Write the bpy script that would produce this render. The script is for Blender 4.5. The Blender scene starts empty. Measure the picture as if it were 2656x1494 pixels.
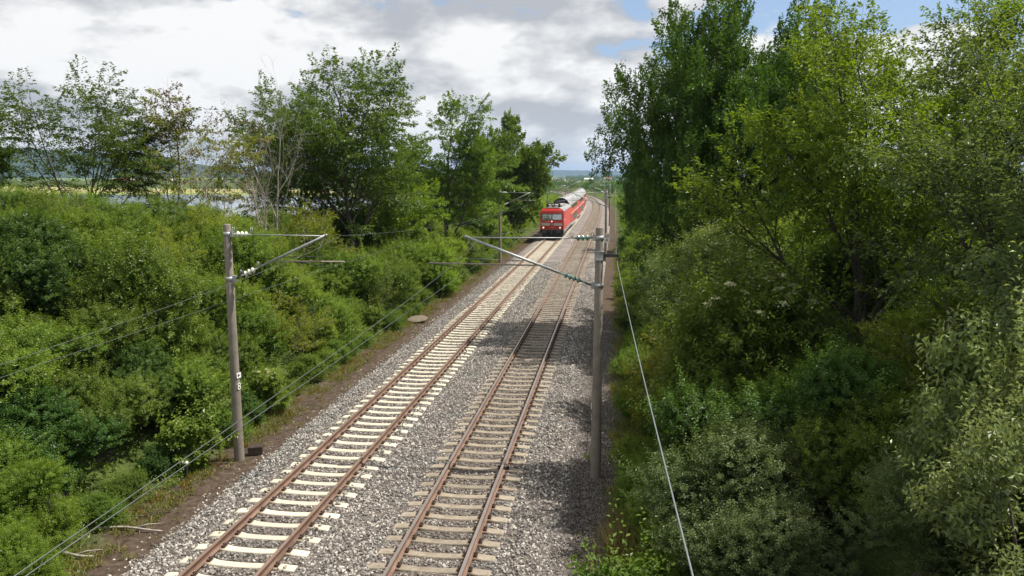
import bpy, bmesh, math, random
import numpy as np
from mathutils import Vector, Matrix

SC = bpy.context.scene
COL = SC.collection
R = math.radians

# ------------------------------------------------------------------ camera
F_PX, CX, CY = 2000.0, 1328.0, 747.0            # in pixels of the 2656 x 1494 photograph
PITCH = math.atan((CY - 453.0) / F_PX)
PSI = math.atan((1597.0 - CX) * math.cos(PITCH) / F_PX)
CAM_H = 7.9                                      # metres above the rail tops
cam = bpy.data.cameras.new('camera')
cam.sensor_width = 36.0
cam.lens = 36.0 * F_PX / 2656.0
cam.clip_start = 0.1
cam.clip_end = 30000.0
camo = bpy.data.objects.new('camera', cam)
COL.objects.link(camo)
camo.location = (0, 0, CAM_H)
camo.rotation_euler = (math.pi / 2 - PITCH, 0, PSI)
SC.camera = camo

# ------------------------------------------------------------------ light
SUN_EL, SUN_AZ = R(60.5), math.atan2(0.97, 0.24)   # azimuth clockwise from +Y (along the tracks)
SUN = Vector((math.sin(SUN_AZ) * math.cos(SUN_EL), math.cos(SUN_AZ) * math.cos(SUN_EL), math.sin(SUN_EL)))
sl = bpy.data.lights.new('sun', 'SUN')
sl.energy = 5.0
sl.angle = R(0.55)
sl.color = (1.0, 0.945, 0.86)
so = bpy.data.objects.new('sun', sl)
COL.objects.link(so)
so.location = SUN * 60
so.rotation_euler = SUN.to_track_quat('Z', 'Y').to_euler()

SC.view_settings.view_transform = 'Standard'
SC.view_settings.look = 'None'
SC.view_settings.exposure = 0.52
SC.view_settings.gamma = 1.0
SC.render.engine = 'CYCLES'
SC.cycles.max_bounces = 6
SC.cycles.diffuse_bounces = 3
SC.cycles.glossy_bounces = 2
SC.cycles.transmission_bounces = 4
SC.cycles.transparent_max_bounces = 6
SC.cycles.volume_bounces = 0
SC.cycles.caustics_reflective = False
SC.cycles.caustics_refractive = False
SC.cycles.use_denoising = True
SC.cycles.sample_clamp_indirect = 6.0


class NT:
    """small helper to write node trees"""
    def __init__(self, tree):
        self.t = tree
        self.n = tree.nodes
        self.l = tree.links

    def new(self, typ, **kw):
        nd = self.n.new(typ)
        for k, v in kw.items():
            setattr(nd, k, v)
        return nd

    def put(self, sock, v):
        if hasattr(v, 'is_output') or isinstance(v, bpy.types.NodeSocket):
            self.l.new(v, sock)
        else:
            sock.default_value = v

    def math(self, op, a, b=None, clamp=False):
        nd = self.new('ShaderNodeMath', operation=op, use_clamp=clamp)
        self.put(nd.inputs[0], a)
        if b is not None:
            self.put(nd.inputs[1], b)
        return nd.outputs[0]

    def vmath(self, op, a, b=None):
        nd = self.new('ShaderNodeVectorMath', operation=op)
        self.put(nd.inputs[0], a)
        if b is not None:
            if op == 'SCALE':
                self.put(nd.inputs[3], b)
            else:
                self.put(nd.inputs[1], b)
        return nd.outputs[0]

    def noise(self, vec, scale, detail=4.0, rough=0.55, dist=0.0):
        nd = self.new('ShaderNodeTexNoise')
        if vec is not None:
            self.put(nd.inputs['Vector'], vec)
        nd.inputs['Scale'].default_value = scale
        nd.inputs['Detail'].default_value = detail
        nd.inputs['Roughness'].default_value = rough
        nd.inputs['Distortion'].default_value = dist
        return nd.outputs[0]

    def ramp(self, fac, stops, interp='LINEAR'):
        nd = self.new('ShaderNodeValToRGB')
        cr = nd.color_ramp
        cr.interpolation = interp
        while len(cr.elements) < len(stops):
            cr.elements.new(0.5)
        for e, (p, c) in zip(cr.elements, stops):
            e.position = p
            e.color = (c[0], c[1], c[2], 1.0) if not isinstance(c, (int, float)) else (c, c, c, 1.0)
        self.put(nd.inputs[0], fac)
        return nd.outputs[0]

    def mix(self, fac, a, b, blend='MIX'):
        nd = self.new('ShaderNodeMix', data_type='RGBA', blend_type=blend)
        self.put(nd.inputs[0], fac)
        for s, v in ((nd.inputs[6], a), (nd.inputs[7], b)):
            if isinstance(v, tuple) and len(v) == 3:
                v = (*v, 1.0)
            self.put(s, v)
        return nd.outputs[2]

    def smooth(self, v, a, b):
        nd = self.new('ShaderNodeMapRange', interpolation_type='SMOOTHSTEP')
        self.put(nd.inputs[0], v)
        nd.inputs[1].default_value = a
        nd.inputs[2].default_value = b
        return nd.outputs[0]


SKY_OFF = (1.1, 7.2, 0.4)
COVER = 0.060
# world: blue Nishita sky with a broken cumulus deck, by view direction
W = bpy.data.worlds.new('World')
SC.world = W
W.use_nodes = True
W.node_tree.nodes.clear()
w = NT(W.node_tree)
sky = w.new('ShaderNodeTexSky', sky_type='NISHITA')
sky.sun_disc = False
sky.sun_elevation = SUN_EL
sky.sun_rotation = SUN_AZ
sky.air_density = 1.0
sky.dust_density = 1.2
sky.ozone_density = 1.2
dirv = w.new('ShaderNodeTexCoord').outputs['Generated']
sep = w.new('ShaderNodeSeparateXYZ')
w.l.new(dirv, sep.inputs[0])
zc = w.math('MAXIMUM', sep.outputs[2], 0.0)
# cloud space: the view direction, drawn finer towards the horizon where the clouds are far off
den = w.math('ADD', w.math('MULTIPLY', zc, 0.85), 0.42)
comb = w.new('ShaderNodeCombineXYZ')
w.l.new(w.math('DIVIDE', sep.outputs[0], den), comb.inputs[0])
w.l.new(w.math('DIVIDE', sep.outputs[1], den), comb.inputs[1])
w.l.new(w.math('MULTIPLY', w.math('DIVIDE', zc, den), 1.75), comb.inputs[2])
cpos = w.vmath('ADD', comb.outputs[0], SKY_OFF)


def cloud(p):
    a_ = w.noise(p, 1.35, 2.0, 0.5)
    b_ = w.noise(p, 3.6, 8.0, 0.56)
    return w.math('ADD', w.math('MULTIPLY', a_, 0.50), w.math('MULTIPLY', b_, 0.50))


n1 = cloud(cpos)
n2 = cloud(w.vmath('ADD', cpos, (SUN.x * 0.05, SUN.y * 0.05, 0.12)))       # a step towards the sun
# fewer clouds towards the sun's side (+X)
side = w.smooth(sep.outputs[0], -0.10, 0.50)
cover = w.math('SUBTRACT', n1, w.math('SUBTRACT', w.math('MULTIPLY', side, 0.085), COVER))
mask = w.smooth(cover, 0.445, 0.485)
lit = w.math('ADD', 0.50, w.math('MULTIPLY', w.math('SUBTRACT', n1, n2), 6.5), True)
thick = w.smooth(cover, 0.52, 0.68)
shade = w.math('SUBTRACT', lit, w.math('MULTIPLY', thick, 0.16), True)
ccol = w.ramp(shade, [(0.0, (3.5, 3.62, 3.88)), (0.22, (4.4, 4.48, 4.66)), (0.44, (5.4, 5.44, 5.5)), (0.70, (6.9, 6.9, 6.86))])
# near the horizon everything melts into one pale band
hz = w.math('SUBTRACT', 1.0, w.smooth(sep.outputs[2], 0.0, 0.09))
skyc = w.mix(1.0, sky.outputs[0], (0.66, 0.82, 1.0), 'MULTIPLY')
veil = w.mix(0.22, skyc, (5.6, 5.7, 5.8))
c0 = w.mix(mask, veil, ccol)
c1 = w.mix(w.math('MULTIPLY', hz, 0.55), c0, (4.7, 4.95, 5.35))
bg = w.new('ShaderNodeBackground')
w.l.new(c1, bg.inputs[0])
bg.inputs[1].default_value = 0.10
wo = w.new('ShaderNodeOutputWorld')
w.l.new(bg.outputs[0], wo.inputs[0])


# ------------------------------------------------------------------ projecting helpers
_f = Vector((-math.sin(PSI) * math.cos(PITCH), math.cos(PSI) * math.cos(PITCH), -math.sin(PITCH)))
_r = Vector((math.cos(PSI), math.sin(PSI), 0))
_u = _r.cross(_f)


def ray(u, v):
    return _f * F_PX + _r * (u - CX) + _u * (CY - v)


def at_y(u, v, y):
    d = ray(u, v)
    return Vector((0, 0, CAM_H)) + d * (y / d.y)


def px(P):
    d = Vector(P) - Vector((0, 0, CAM_H))
    z = d.dot(_f)
    return CX + F_PX * d.dot(_r) / z, CY - F_PX * d.dot(_u) / z, z


# ------------------------------------------------------------------ object helpers
def tag(o, label=None, cat=None, group=None, kind=None):
    if label:
        o['label'] = label
    if cat:
        o['category'] = cat
    if group:
        o['group'] = group
    if kind:
        o['kind'] = kind
    return o


def link(o, parent=None):
    COL.objects.link(o)
    if parent is not None:
        o.parent = parent
    return o


def empty(name, loc=(0, 0, 0), rz=0.0, scale=1.0):
    o = bpy.data.objects.new(name, None)
    o.empty_display_size = 0.3
    o.location = loc
    o.rotation_euler = (0, 0, rz)
    o.scale = (scale, scale, scale) if isinstance(scale, (int, float)) else scale
    return link(o)


def mesh_obj(name, me, parent=None, loc=None, rz=0.0):
    o = bpy.data.objects.new(name, me)
    if loc is not None:
        o.location = loc
    if rz:
        o.rotation_euler = (0, 0, rz)
    return link(o, parent)


def copy_tree(o, parent=None):
    c = o.copy()
    COL.objects.link(c)
    c.parent = parent
    for ch in o.children:
        copy_tree(ch, c)
    return c


class MB:
    """collects faces, builds one mesh object"""
    def __init__(self):
        self.v, self.f, self.m, self.sm = [], [], [], []

    def add(self, vs, fs, mat=0, smooth=False):
        b = len(self.v)
        self.v += [tuple(p) for p in vs]
        for f in fs:
            self.f.append([b + i for i in f])
            self.m.append(mat)
            self.sm.append(smooth)
        return self

    def box(self, c, s, mat=0, rz=0.0, M=None):
        hx, hy, hz = s[0] / 2, s[1] / 2, s[2] / 2
        vs = []
        for x, y, z in ((-hx, -hy, -hz), (hx, -hy, -hz), (hx, hy, -hz), (-hx, hy, -hz),
                        (-hx, -hy, hz), (hx, -hy, hz), (hx, hy, hz), (-hx, hy, hz)):
            p = Vector((x, y, z))
            if M is not None:
                p = M @ p
            elif rz:
                p = Vector((x * math.cos(rz) - y * math.sin(rz), x * math.sin(rz) + y * math.cos(rz), z))
            vs.append((p.x + c[0], p.y + c[1], p.z + c[2]))
        return self.add(vs, [(0, 3, 2, 1), (4, 5, 6, 7), (0, 1, 5, 4), (1, 2, 6, 5), (2, 3, 7, 6), (3, 0, 4, 7)], mat)

    def quad(self, a, b, c, d, mat=0):
        return self.add([a, b, c, d], [(0, 1, 2, 3)], mat)

    def tube(self, pts, rad, n=8, mat=0, cap=True, smooth=True):
        pts = [Vector(p) for p in pts]
        if isinstance(rad, (int, float)):
            rad = [rad] * len(pts)
        vs, fs = [], []
        ref = None
        for i, p in enumerate(pts):
            d = (pts[min(i + 1, len(pts) - 1)] - pts[max(i - 1, 0)])
            if d.length < 1e-9:
                d = Vector((0, 0, 1))
            d.normalize()
            if ref is None:
                ref = Vector((0, 0, 1)) if abs(d.z) < 0.9 else Vector((1, 0, 0))
            a = d.cross(ref)
            if a.length < 1e-6:
                a = d.orthogonal()
            a.normalize()
            b = d.cross(a)
            ref = -a.cross(d) if False else ref
            for k in range(n):
                t = 2 * math.pi * k / n
                vs.append(p + (a * math.cos(t) + b * math.sin(t)) * rad[i])
        for i in range(len(pts) - 1):
            for k in range(n):
                k2 = (k + 1) % n
                fs.append((i * n + k, i * n + k2, (i + 1) * n + k2, (i + 1) * n + k))
        self.add(vs, fs, mat, smooth)
        if cap:
            b0 = len(self.v) - len(vs)
            self.f.append([b0 + k for k in range(n)][::-1])
            self.m.append(mat)
            self.sm.append(False)
            self.f.append([b0 + (len(pts) - 1) * n + k for k in range(n)])
            self.m.append(mat)
            self.sm.append(False)
        return self

    def lathe(self, p0, p1, prof, n=12, mat=0, smooth=True):
        """prof: list of (t along the axis in metres, radius)"""
        p0, p1 = Vector(p0), Vector(p1)
        d = (p1 - p0).normalized()
        return self.tube_profile([p0 + d * t for t, r in prof], d, [r for t, r in prof], n, mat, smooth)

    def tube_profile(self, cs, d, rs, n, mat, smooth):
        a = d.orthogonal().normalized()
        b = d.cross(a)
        vs, fs = [], []
        for c, r in zip(cs, rs):
            for k in range(n):
                t = 2 * math.pi * k / n
                vs.append(c + (a * math.cos(t) + b * math.sin(t)) * max(r, 1e-4))
        for i in range(len(cs) - 1):
            for k in range(n):
                k2 = (k + 1) % n
                fs.append((i * n + k, i * n + k2, (i + 1) * n + k2, (i + 1) * n + k))
        fs.append(tuple(range(n))[::-1])
        fs.append(tuple((len(cs) - 1) * n + k for k in range(n)))
        return self.add(vs, fs, mat, smooth)

    def mesh(self, name, mats):
        me = bpy.data.meshes.new(name)
        me.from_pydata(self.v, [], self.f)
        for m in (mats if isinstance(mats, (list, tuple)) else [mats]):
            me.materials.append(m)
        me.polygons.foreach_set('material_index', self.m)
        me.polygons.foreach_set('use_smooth', self.sm)
        me.update()
        return me

    def build(self, name, mats, parent=None, loc=None, rz=0.0):
        return mesh_obj(name, self.mesh(name, mats), parent, loc, rz)


def np_mesh(name, co, faces, mats, attr=None, smooth=False, midx=None):
    """fast mesh: co (n,3), faces (m,k) with one k"""
    co = np.asarray(co, np.float32)
    faces = np.asarray(faces, np.int32)
    me = bpy.data.meshes.new(name)
    me.vertices.add(len(co))
    me.vertices.foreach_set('co', co.ravel())
    m, k = faces.shape
    me.loops.add(m * k)
    me.loops.foreach_set('vertex_index', faces.ravel())
    me.polygons.add(m)
    me.polygons.foreach_set('loop_start', np.arange(0, m * k, k, dtype=np.int32))
    for mt in (mats if isinstance(mats, (list, tuple)) else [mats]):
        me.materials.append(mt)
    if midx is not None:
        me.polygons.foreach_set('material_index', np.asarray(midx, np.int32))
    me.polygons.foreach_set('use_smooth', np.full(m, smooth, dtype=bool))
    me.update(calc_edges=True)
    if attr is not None:
        a = me.attributes.new('tint', 'FLOAT', 'FACE')
        a.data.foreach_set('value', np.asarray(attr, np.float32))
    return me


# ------------------------------------------------------------------ materials
MATS = {}


def base_mat(name):
    m = bpy.data.materials.new(name)
    m.use_nodes = True
    m.node_tree.nodes.clear()
    nt = NT(m.node_tree)
    out = nt.new('ShaderNodeOutputMaterial')
    MATS[name] = m
    return m, nt, out


def surf(name, col, rough=0.6, metal=0.0, var=0.12, scale=6.0, bump=0.0, bscale=40.0, dirt=None, spec=0.4, emit=None, estr=0.0, objvar=0.0, coords='Object', dirtscale=2.0, dirtamt=0.6, railstain=0.0):
    m, nt, out = base_mat(name)
    tc = nt.new('ShaderNodeTexCoord').outputs[coords]
    bs = nt.new('ShaderNodeBsdfPrincipled')
    n = nt.noise(tc, scale, 5.0, 0.6)
    lo = tuple(c * (1 - var) for c in col)
    hi = tuple(min(c * (1 + var), 1) for c in col)
    c = nt.ramp(n, [(0.3, lo), (0.7, hi)])
    if dirt:
        n2 = nt.noise(tc, dirtscale, 6.0, 0.65)
        c = nt.mix(nt.math('MULTIPLY', nt.smooth(n2, 0.45, 0.7), dirtamt), c, dirt)
    if railstain:      # rust washed down beside the rail seats
        sx = nt.new('ShaderNodeSeparateXYZ')
        nt.l.new(tc, sx.inputs[0])
        dx = nt.math('ABSOLUTE', nt.math('SUBTRACT', nt.math('ABSOLUTE', sx.outputs[0]), 0.7525))
        nr = nt.math('SUBTRACT', 1.0, nt.smooth(nt.math('ADD', dx, nt.math('MULTIPLY', nt.math('SUBTRACT', nt.noise(tc, 9.0, 4.0), 0.5), 0.22)), 0.08, 0.26))
        c = nt.mix(nt.math('MULTIPLY', nr, railstain), c, (0.165, 0.095, 0.058))
    if objvar:
        oi = nt.new('ShaderNodeObjectInfo').outputs['Random']
        k = nt.math('ADD', 1 - objvar, nt.math('MULTIPLY', oi, 2 * objvar))
        c = nt.vmath('SCALE', c, k)
    nt.put(bs.inputs['Base Color'], c)
    bs.inputs['Roughness'].default_value = rough
    bs.inputs['Metallic'].default_value = metal
    bs.inputs['Specular IOR Level'].default_value = spec
    if emit:
        bs.inputs['Emission Color'].default_value = (*emit, 1)
        bs.inputs['Emission Strength'].default_value = estr
    if bump:
        bn = nt.new('ShaderNodeBump')
        bn.inputs['Strength'].default_value = bump
        bn.inputs['Distance'].default_value = 0.02
        nt.put(bn.inputs['Height'], nt.noise(tc, bscale, 6.0, 0.65))
        nt.l.new(bn.outputs[0], bs.inputs['Normal'])
    nt.l.new(bs.outputs[0], out.inputs[0])
    return m


def leaf_mat(name, dark, mid, light, trans=0.42, gloss=0.014, rough=0.38, objvar=0.18, back=None):
    m, nt, out = base_mat(name)
    at = nt.new('ShaderNodeAttribute', attribute_name='tint').outputs['Fac']
    oi = nt.new('ShaderNodeObjectInfo').outputs['Random']
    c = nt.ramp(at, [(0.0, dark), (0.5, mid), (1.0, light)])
    k = nt.math('ADD', 1 - objvar, nt.math('MULTIPLY', oi, 2 * objvar))
    c = nt.vmath('SCALE', c, k)
    hs = nt.new('ShaderNodeHueSaturation')
    nt.put(hs.inputs['Color'], c)
    nt.put(hs.inputs['Hue'], nt.math('ADD', 0.495, nt.math('MULTIPLY', nt.math('FRACT', nt.math('MULTIPLY', oi, 7.3)), 0.018)))
    c = hs.outputs[0]
    if back is not None:
        geo = nt.new('ShaderNodeNewGeometry').outputs['Backfacing']
        c = nt.mix(nt.math('MULTIPLY', geo, 0.7), c, back)
    d = nt.new('ShaderNodeBsdfDiffuse')
    nt.put(d.inputs[0], c)
    t = nt.new('ShaderNodeBsdfTranslucent')
    nt.put(t.inputs[0], nt.mix(1.0, c, (1.5, 1.42, 0.55), 'MULTIPLY'))
    mx = nt.new('ShaderNodeMixShader')
    mx.inputs[0].default_value = trans
    nt.l.new(d.outputs[0], mx.inputs[1])
    nt.l.new(t.outputs[0], mx.inputs[2])
    g = nt.new('ShaderNodeBsdfGlossy')
    g.inputs['Roughness'].default_value = rough
    g.inputs['Color'].default_value = (1, 1, 1, 1)
    m2 = nt.new('ShaderNodeMixShader')
    m2.inputs[0].default_value = gloss
    nt.l.new(mx.outputs[0], m2.inputs[1])
    nt.l.new(g.outputs[0], m2.inputs[2])
    nt.l.new(m2.outputs[0], out.inputs[0])
    return m


L_HEDGE = leaf_mat('leaf_hedge', (0.066, 0.114, 0.017), (0.132, 0.204, 0.026), (0.222, 0.296, 0.040))
L_DARK = leaf_mat('leaf_dark', (0.036, 0.078, 0.016), (0.066, 0.128, 0.023), (0.112, 0.185, 0.032))
L_OAK = leaf_mat('leaf_oak', (0.036, 0.076, 0.013), (0.066, 0.122, 0.018), (0.110, 0.178, 0.026), trans=0.34)
L_ALDER = leaf_mat('leaf_alder', (0.078, 0.124, 0.014), (0.132, 0.188, 0.018), (0.215, 0.270, 0.026), trans=0.48, gloss=0.022)
L_BEAM = leaf_mat('leaf_hornbeam', (0.048, 0.090, 0.014), (0.090, 0.145, 0.020), (0.150, 0.212, 0.030), trans=0.42)
L_FRESH = leaf_mat('leaf_fresh', (0.095, 0.158, 0.018), (0.160, 0.240, 0.026), (0.240, 0.318, 0.036), trans=0.46)
L_OLIVE = leaf_mat('leaf_olive', (0.078, 0.124, 0.020), (0.130, 0.190, 0.028), (0.205, 0.262, 0.042))
L_YELLOW = leaf_mat('leaf_yellowing', (0.110, 0.140, 0.018), (0.190, 0.220, 0.024), (0.280, 0.285, 0.034), trans=0.48)
L_BROWN = leaf_mat('leaf_brown', (0.060, 0.036, 0.022), (0.110, 0.072, 0.036), (0.170, 0.130, 0.050), trans=0.3)
L_WILLOW = leaf_mat('leaf_willow', (0.100, 0.145, 0.045), (0.165, 0.220, 0.062), (0.260, 0.310, 0.095), trans=0.30, gloss=0.03, back=(0.25, 0.29, 0.15))
L_GREY = leaf_mat('leaf_greygreen', (0.068, 0.108, 0.042), (0.118, 0.168, 0.060), (0.190, 0.238, 0.086))
L_ELDER = leaf_mat('leaf_elder', (0.075, 0.132, 0.020), (0.128, 0.195, 0.028), (0.195, 0.265, 0.042), trans=0.42)
L_GRASS = leaf_mat('grass_blade', (0.080, 0.120, 0.025), (0.130, 0.170, 0.038), (0.210, 0.220, 0.060), trans=0.3)
L_STRAW = leaf_mat('dry_grass_blade', (0.150, 0.105, 0.045), (0.230, 0.170, 0.075), (0.330, 0.260, 0.130), trans=0.25)
L_WEED = leaf_mat('leaf_weed', (0.100, 0.125, 0.020), (0.170, 0.190, 0.028), (0.250, 0.235, 0.040), trans=0.4)
L_RED = leaf_mat('leaf_rusty', (0.130, 0.050, 0.018), (0.190, 0.085, 0.025), (0.240, 0.140, 0.040), trans=0.3)
FLOWER = surf('elder_flower', (0.60, 0.58, 0.36), 0.8, var=0.06)
BARK = surf('bark', (0.085, 0.070, 0.055), 0.9, var=0.35, scale=9, bump=0.6, bscale=22)
BARK_DARK = surf('bark_dark', (0.045, 0.038, 0.032), 0.9, var=0.35, scale=9, bump=0.6, bscale=22)
BARK_PALE = surf('bark_pale', (0.30, 0.27, 0.23), 0.85, var=0.25, scale=7, bump=0.4, bscale=25)
DEADWOOD = surf('dead_wood', (0.34, 0.30, 0.26), 0.85, var=0.3, scale=7)
CONC_POLE = surf('spun_concrete', (0.235, 0.205, 0.170), 0.85, var=0.16, scale=3.5, bump=0.25, bscale=60, dirt=(0.12, 0.10, 0.085), dirtscale=1.3, spec=0.2)
GALV = surf('galvanised_steel', (0.36, 0.37, 0.37), 0.5, metal=0.55, var=0.18, scale=9)
STEEL_DARK = surf('dark_steel', (0.07, 0.072, 0.075), 0.55, metal=0.5, var=0.2)
WIRE_MAT = surf('catenary_wire', (0.10, 0.115, 0.10), 0.55, metal=0.4, var=0.15)
FEED_MAT = surf('feeder_wire', (0.26, 0.285, 0.29), 0.45, metal=0.6, var=0.1)
ROD_BROWN = surf('weathered_rod', (0.26, 0.22, 0.18), 0.6, metal=0.3, var=0.2)
INS_CREAM = surf('cream_glass_insulator', (0.62, 0.64, 0.55), 0.15, var=0.08, spec=0.7)
INS_GREEN = surf('green_glass_insulator', (0.10, 0.20, 0.17), 0.15, var=0.15, spec=0.8)
WHITE_PAINT = surf('white_paint', (0.74, 0.73, 0.68), 0.6, var=0.05)
BLACK_PAINT = surf('black_paint', (0.02, 0.02, 0.02), 0.5, var=0.1)
SL_PALE = surf('new_concrete_sleeper', (0.54, 0.49, 0.38), 0.85, var=0.10, scale=5, bump=0.15, bscale=70, dirt=(0.38, 0.34, 0.26), dirtscale=3.0, dirtamt=0.5, objvar=0.10, spec=0.2, railstain=0.55)
SL_OLD = surf('old_concrete_sleeper', (0.275, 0.235, 0.180), 0.9, var=0.2, scale=6, bump=0.35, bscale=60, dirt=(0.14, 0.11, 0.08), dirtscale=2.5, objvar=0.15, spec=0.2, railstain=0.6)
RUST = surf('rail_rust', (0.190, 0.122, 0.090), 0.8, var=0.22, scale=3, bump=0.2, bscale=30, dirt=(0.115, 0.066, 0.048), dirtscale=0.8, spec=0.25)
RAIL_TOP_A = surf('rail_top_brown', (0.30, 0.205, 0.155), 0.40, metal=0.55, var=0.15, scale=1.5)
RAIL_TOP_B = surf('rail_top_worn', (0.34, 0.29, 0.26), 0.35, metal=0.7, var=0.12, scale=1.5)
CLIP = surf('rail_clip_steel', (0.055, 0.036, 0.026), 0.75, metal=0.2, var=0.3)
WOOD_STUMP = surf('weathered_stump', (0.15, 0.12, 0.085), 0.9, var=0.3, scale=8, bump=0.5)
# train
T_RED = surf('traffic_red', (0.40, 0.016, 0.011), 0.38, var=0.08, scale=1.2, spec=0.5, dirt=(0.33, 0.035, 0.028), dirtscale=0.7, dirtamt=0.35)
T_RED_SIDE = surf('faded_traffic_red', (0.48, 0.052, 0.036), 0.5, var=0.12, scale=1.0, dirt=(0.42, 0.12, 0.09), dirtscale=0.6, dirtamt=0.5)
T_ROOF = surf('coach_roof_grey', (0.29, 0.285, 0.28), 0.6, var=0.1, scale=0.8, dirt=(0.34, 0.33, 0.32), dirtscale=0.7, dirtamt=0.4)
T_LROOF = surf('locomotive_roof_grey', (0.30, 0.29, 0.27), 0.6, var=0.15, scale=1.0, dirt=(0.15, 0.14, 0.13), dirtamt=0.5)
T_GREY = surf('frame_grey', (0.30, 0.29, 0.27), 0.65, var=0.15, scale=1.5, dirt=(0.14, 0.12, 0.10), dirtamt=0.6)
T_SKIRT = surf('skirt_light_grey', (0.50, 0.49, 0.46), 0.6, var=0.1, dirt=(0.28, 0.25, 0.22), dirtamt=0.4)
T_BLACK = surf('underframe_black', (0.012, 0.012, 0.014), 0.65, var=0.3)
T_WHITE = surf('train_white', (0.70, 0.69, 0.66), 0.5, var=0.06)
T_PANEL = surf('front_panel_grey', (0.42, 0.41, 0.36), 0.55, var=0.06)
T_YELLOW = surf('first_class_yellow', (0.66, 0.44, 0.05), 0.5, var=0.06)
T_GLASS = surf('coach_window', (0.028, 0.032, 0.036), 0.08, var=0.3, spec=0.8)
T_SIDEGL = surf('roof_light_glass', (0.33, 0.40, 0.40), 0.2, var=0.1, spec=0.8)
T_DARK = surf('coach_end_dark', (0.030, 0.028, 0.030), 0.7, var=0.3)
T_INT = surf('cab_interior', (0.24, 0.24, 0.23), 0.8, var=0.1)
T_LAMP = surf('headlamp_lit', (0.9, 0.7, 0.45), 0.3, emit=(1.0, 0.62, 0.30), estr=1.1)
T_LAMP2 = surf('headlamp_pale', (0.9, 0.7, 0.6), 0.3, emit=(1.0, 0.66, 0.52), estr=0.75)
T_SKIN = surf('skin', (0.45, 0.29, 0.22), 0.6, var=0.05)
T_CLOTH = surf('dark_blue_uniform', (0.015, 0.018, 0.030), 0.9, var=0.1)
T_HAIR = surf('dark_hair', (0.015, 0.012, 0.010), 0.8, var=0.1)


def glass_mat():
    m, nt, out = base_mat('windscreen_glass')
    tr = nt.new('ShaderNodeBsdfTransparent')
    tr.inputs[0].default_value = (0.78, 0.82, 0.82, 1)
    gl = nt.new('ShaderNodeBsdfGlossy')
    gl.inputs['Roughness'].default_value = 0.05
    gl.inputs['Color'].default_value = (0.9, 0.95, 0.95, 1)
    mx = nt.new('ShaderNodeMixShader')
    mx.inputs[0].default_value = 0.30
    nt.l.new(tr.outputs[0], mx.inputs[1])
    nt.l.new(gl.outputs[0], mx.inputs[2])
    nt.l.new(mx.outputs[0], out.inputs[0])
    return m


T_WIND = glass_mat()


# ------------------------------------------------------------------ the line: straight, then a long curve to the left
TL, TR = -7.71, -3.68                          # the two track centres
MID = (TL + TR) / 2
DS = 1.0
_s = np.arange(-30, 1400, DS)
_k = np.where(_s < 105, 0, np.where(_s < 300, 6.6e-6 * (_s - 105), 6.6e-6 * 195))
_th = np.cumsum(_k) * DS                        # heading, turning left
_px = MID - np.cumsum(np.sin(_th)) * DS
_py = -30 + np.cumsum(np.cos(_th)) * DS


def path(s, off=0.0):
    """point on the line at running length s (= Y on the straight), off metres right of the middle"""
    i = np.clip((np.asarray(s, float) + 29), 0, len(_s) - 2)
    x = np.interp(i, np.arange(len(_s)), _px)
    y = np.interp(i, np.arange(len(_s)), _py)
    h = np.interp(i, np.arange(len(_s)), _th)
    return x + off * np.cos(h), y + off * np.sin(h), h


def lateral(x, y):
    """signed distance right of the middle of the line, for arrays"""
    x = np.asarray(x, float)
    y = np.asarray(y, float)
    sh = x.shape
    x, y = x.ravel(), y.ravel()
    out = np.empty(len(x))
    run = np.empty(len(x))
    st = slice(0, None, 4)
    PX, PY, TH, SS = _px[st], _py[st], _th[st], _s[st]
    for a in range(0, len(x), 20000):
        b = a + 20000
        d2 = (x[a:b, None] - PX[None]) ** 2 + (y[a:b, None] - PY[None]) ** 2
        j = d2.argmin(1)
        q = (x[a:b] - PX[j]) * np.cos(TH[j]) + (y[a:b] - PY[j]) * np.sin(TH[j])
        out[a:b] = np.where(j >= len(PX) - 2, np.sign(q) * np.sqrt(d2.min(1)), q)
        run[a:b] = SS[j]
    return out.reshape(sh), run.reshape(sh)


def sst(x, a, b):
    t = np.clip((x - a) / (b - a), 0, 1)
    return t * t * (3 - 2 * t)


def ground(x, y):
    """height of the ground: flat bed, banks of the cutting near the bridge, valley floor beyond"""
    u, s = lateral(x, y)
    near = np.interp(s, [-30, 12, 25, 45, 70, 100, 140], [6.0, 5.4, 4.9, 3.2, 1.5, 0.6, 0.2])
    nearR = np.interp(s, [-30, 12, 25, 45, 70, 110, 160], [6.0, 5.0, 4.5, 3.6, 2.6, 1.4, 0.4])
    bl = np.maximum(-u - 6.0, 0)
    br = np.maximum(u - 6.2, 0)
    z = -0.55 + near * sst(bl, 0, 10.5) + nearR * sst(br, 0, 10)
    drop_l = 8.0 + np.interp(s, [0, 30, 100, 160], [3.0, 3.2, 1.2, 0.6]) + near
    z = z - (drop_l) * sst(bl, np.interp(s, [0, 60, 120, 200], [16, 14, 12, 8]), np.interp(s, [0, 60, 120, 200], [70, 60, 50, 34]))
    z = z - (8.8 + nearR) * sst(br, 60, 140)
    return np.maximum(z, -8.2)


def gz(x, y):
    return float(ground(np.array([x]), np.array([y]))[0])


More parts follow.
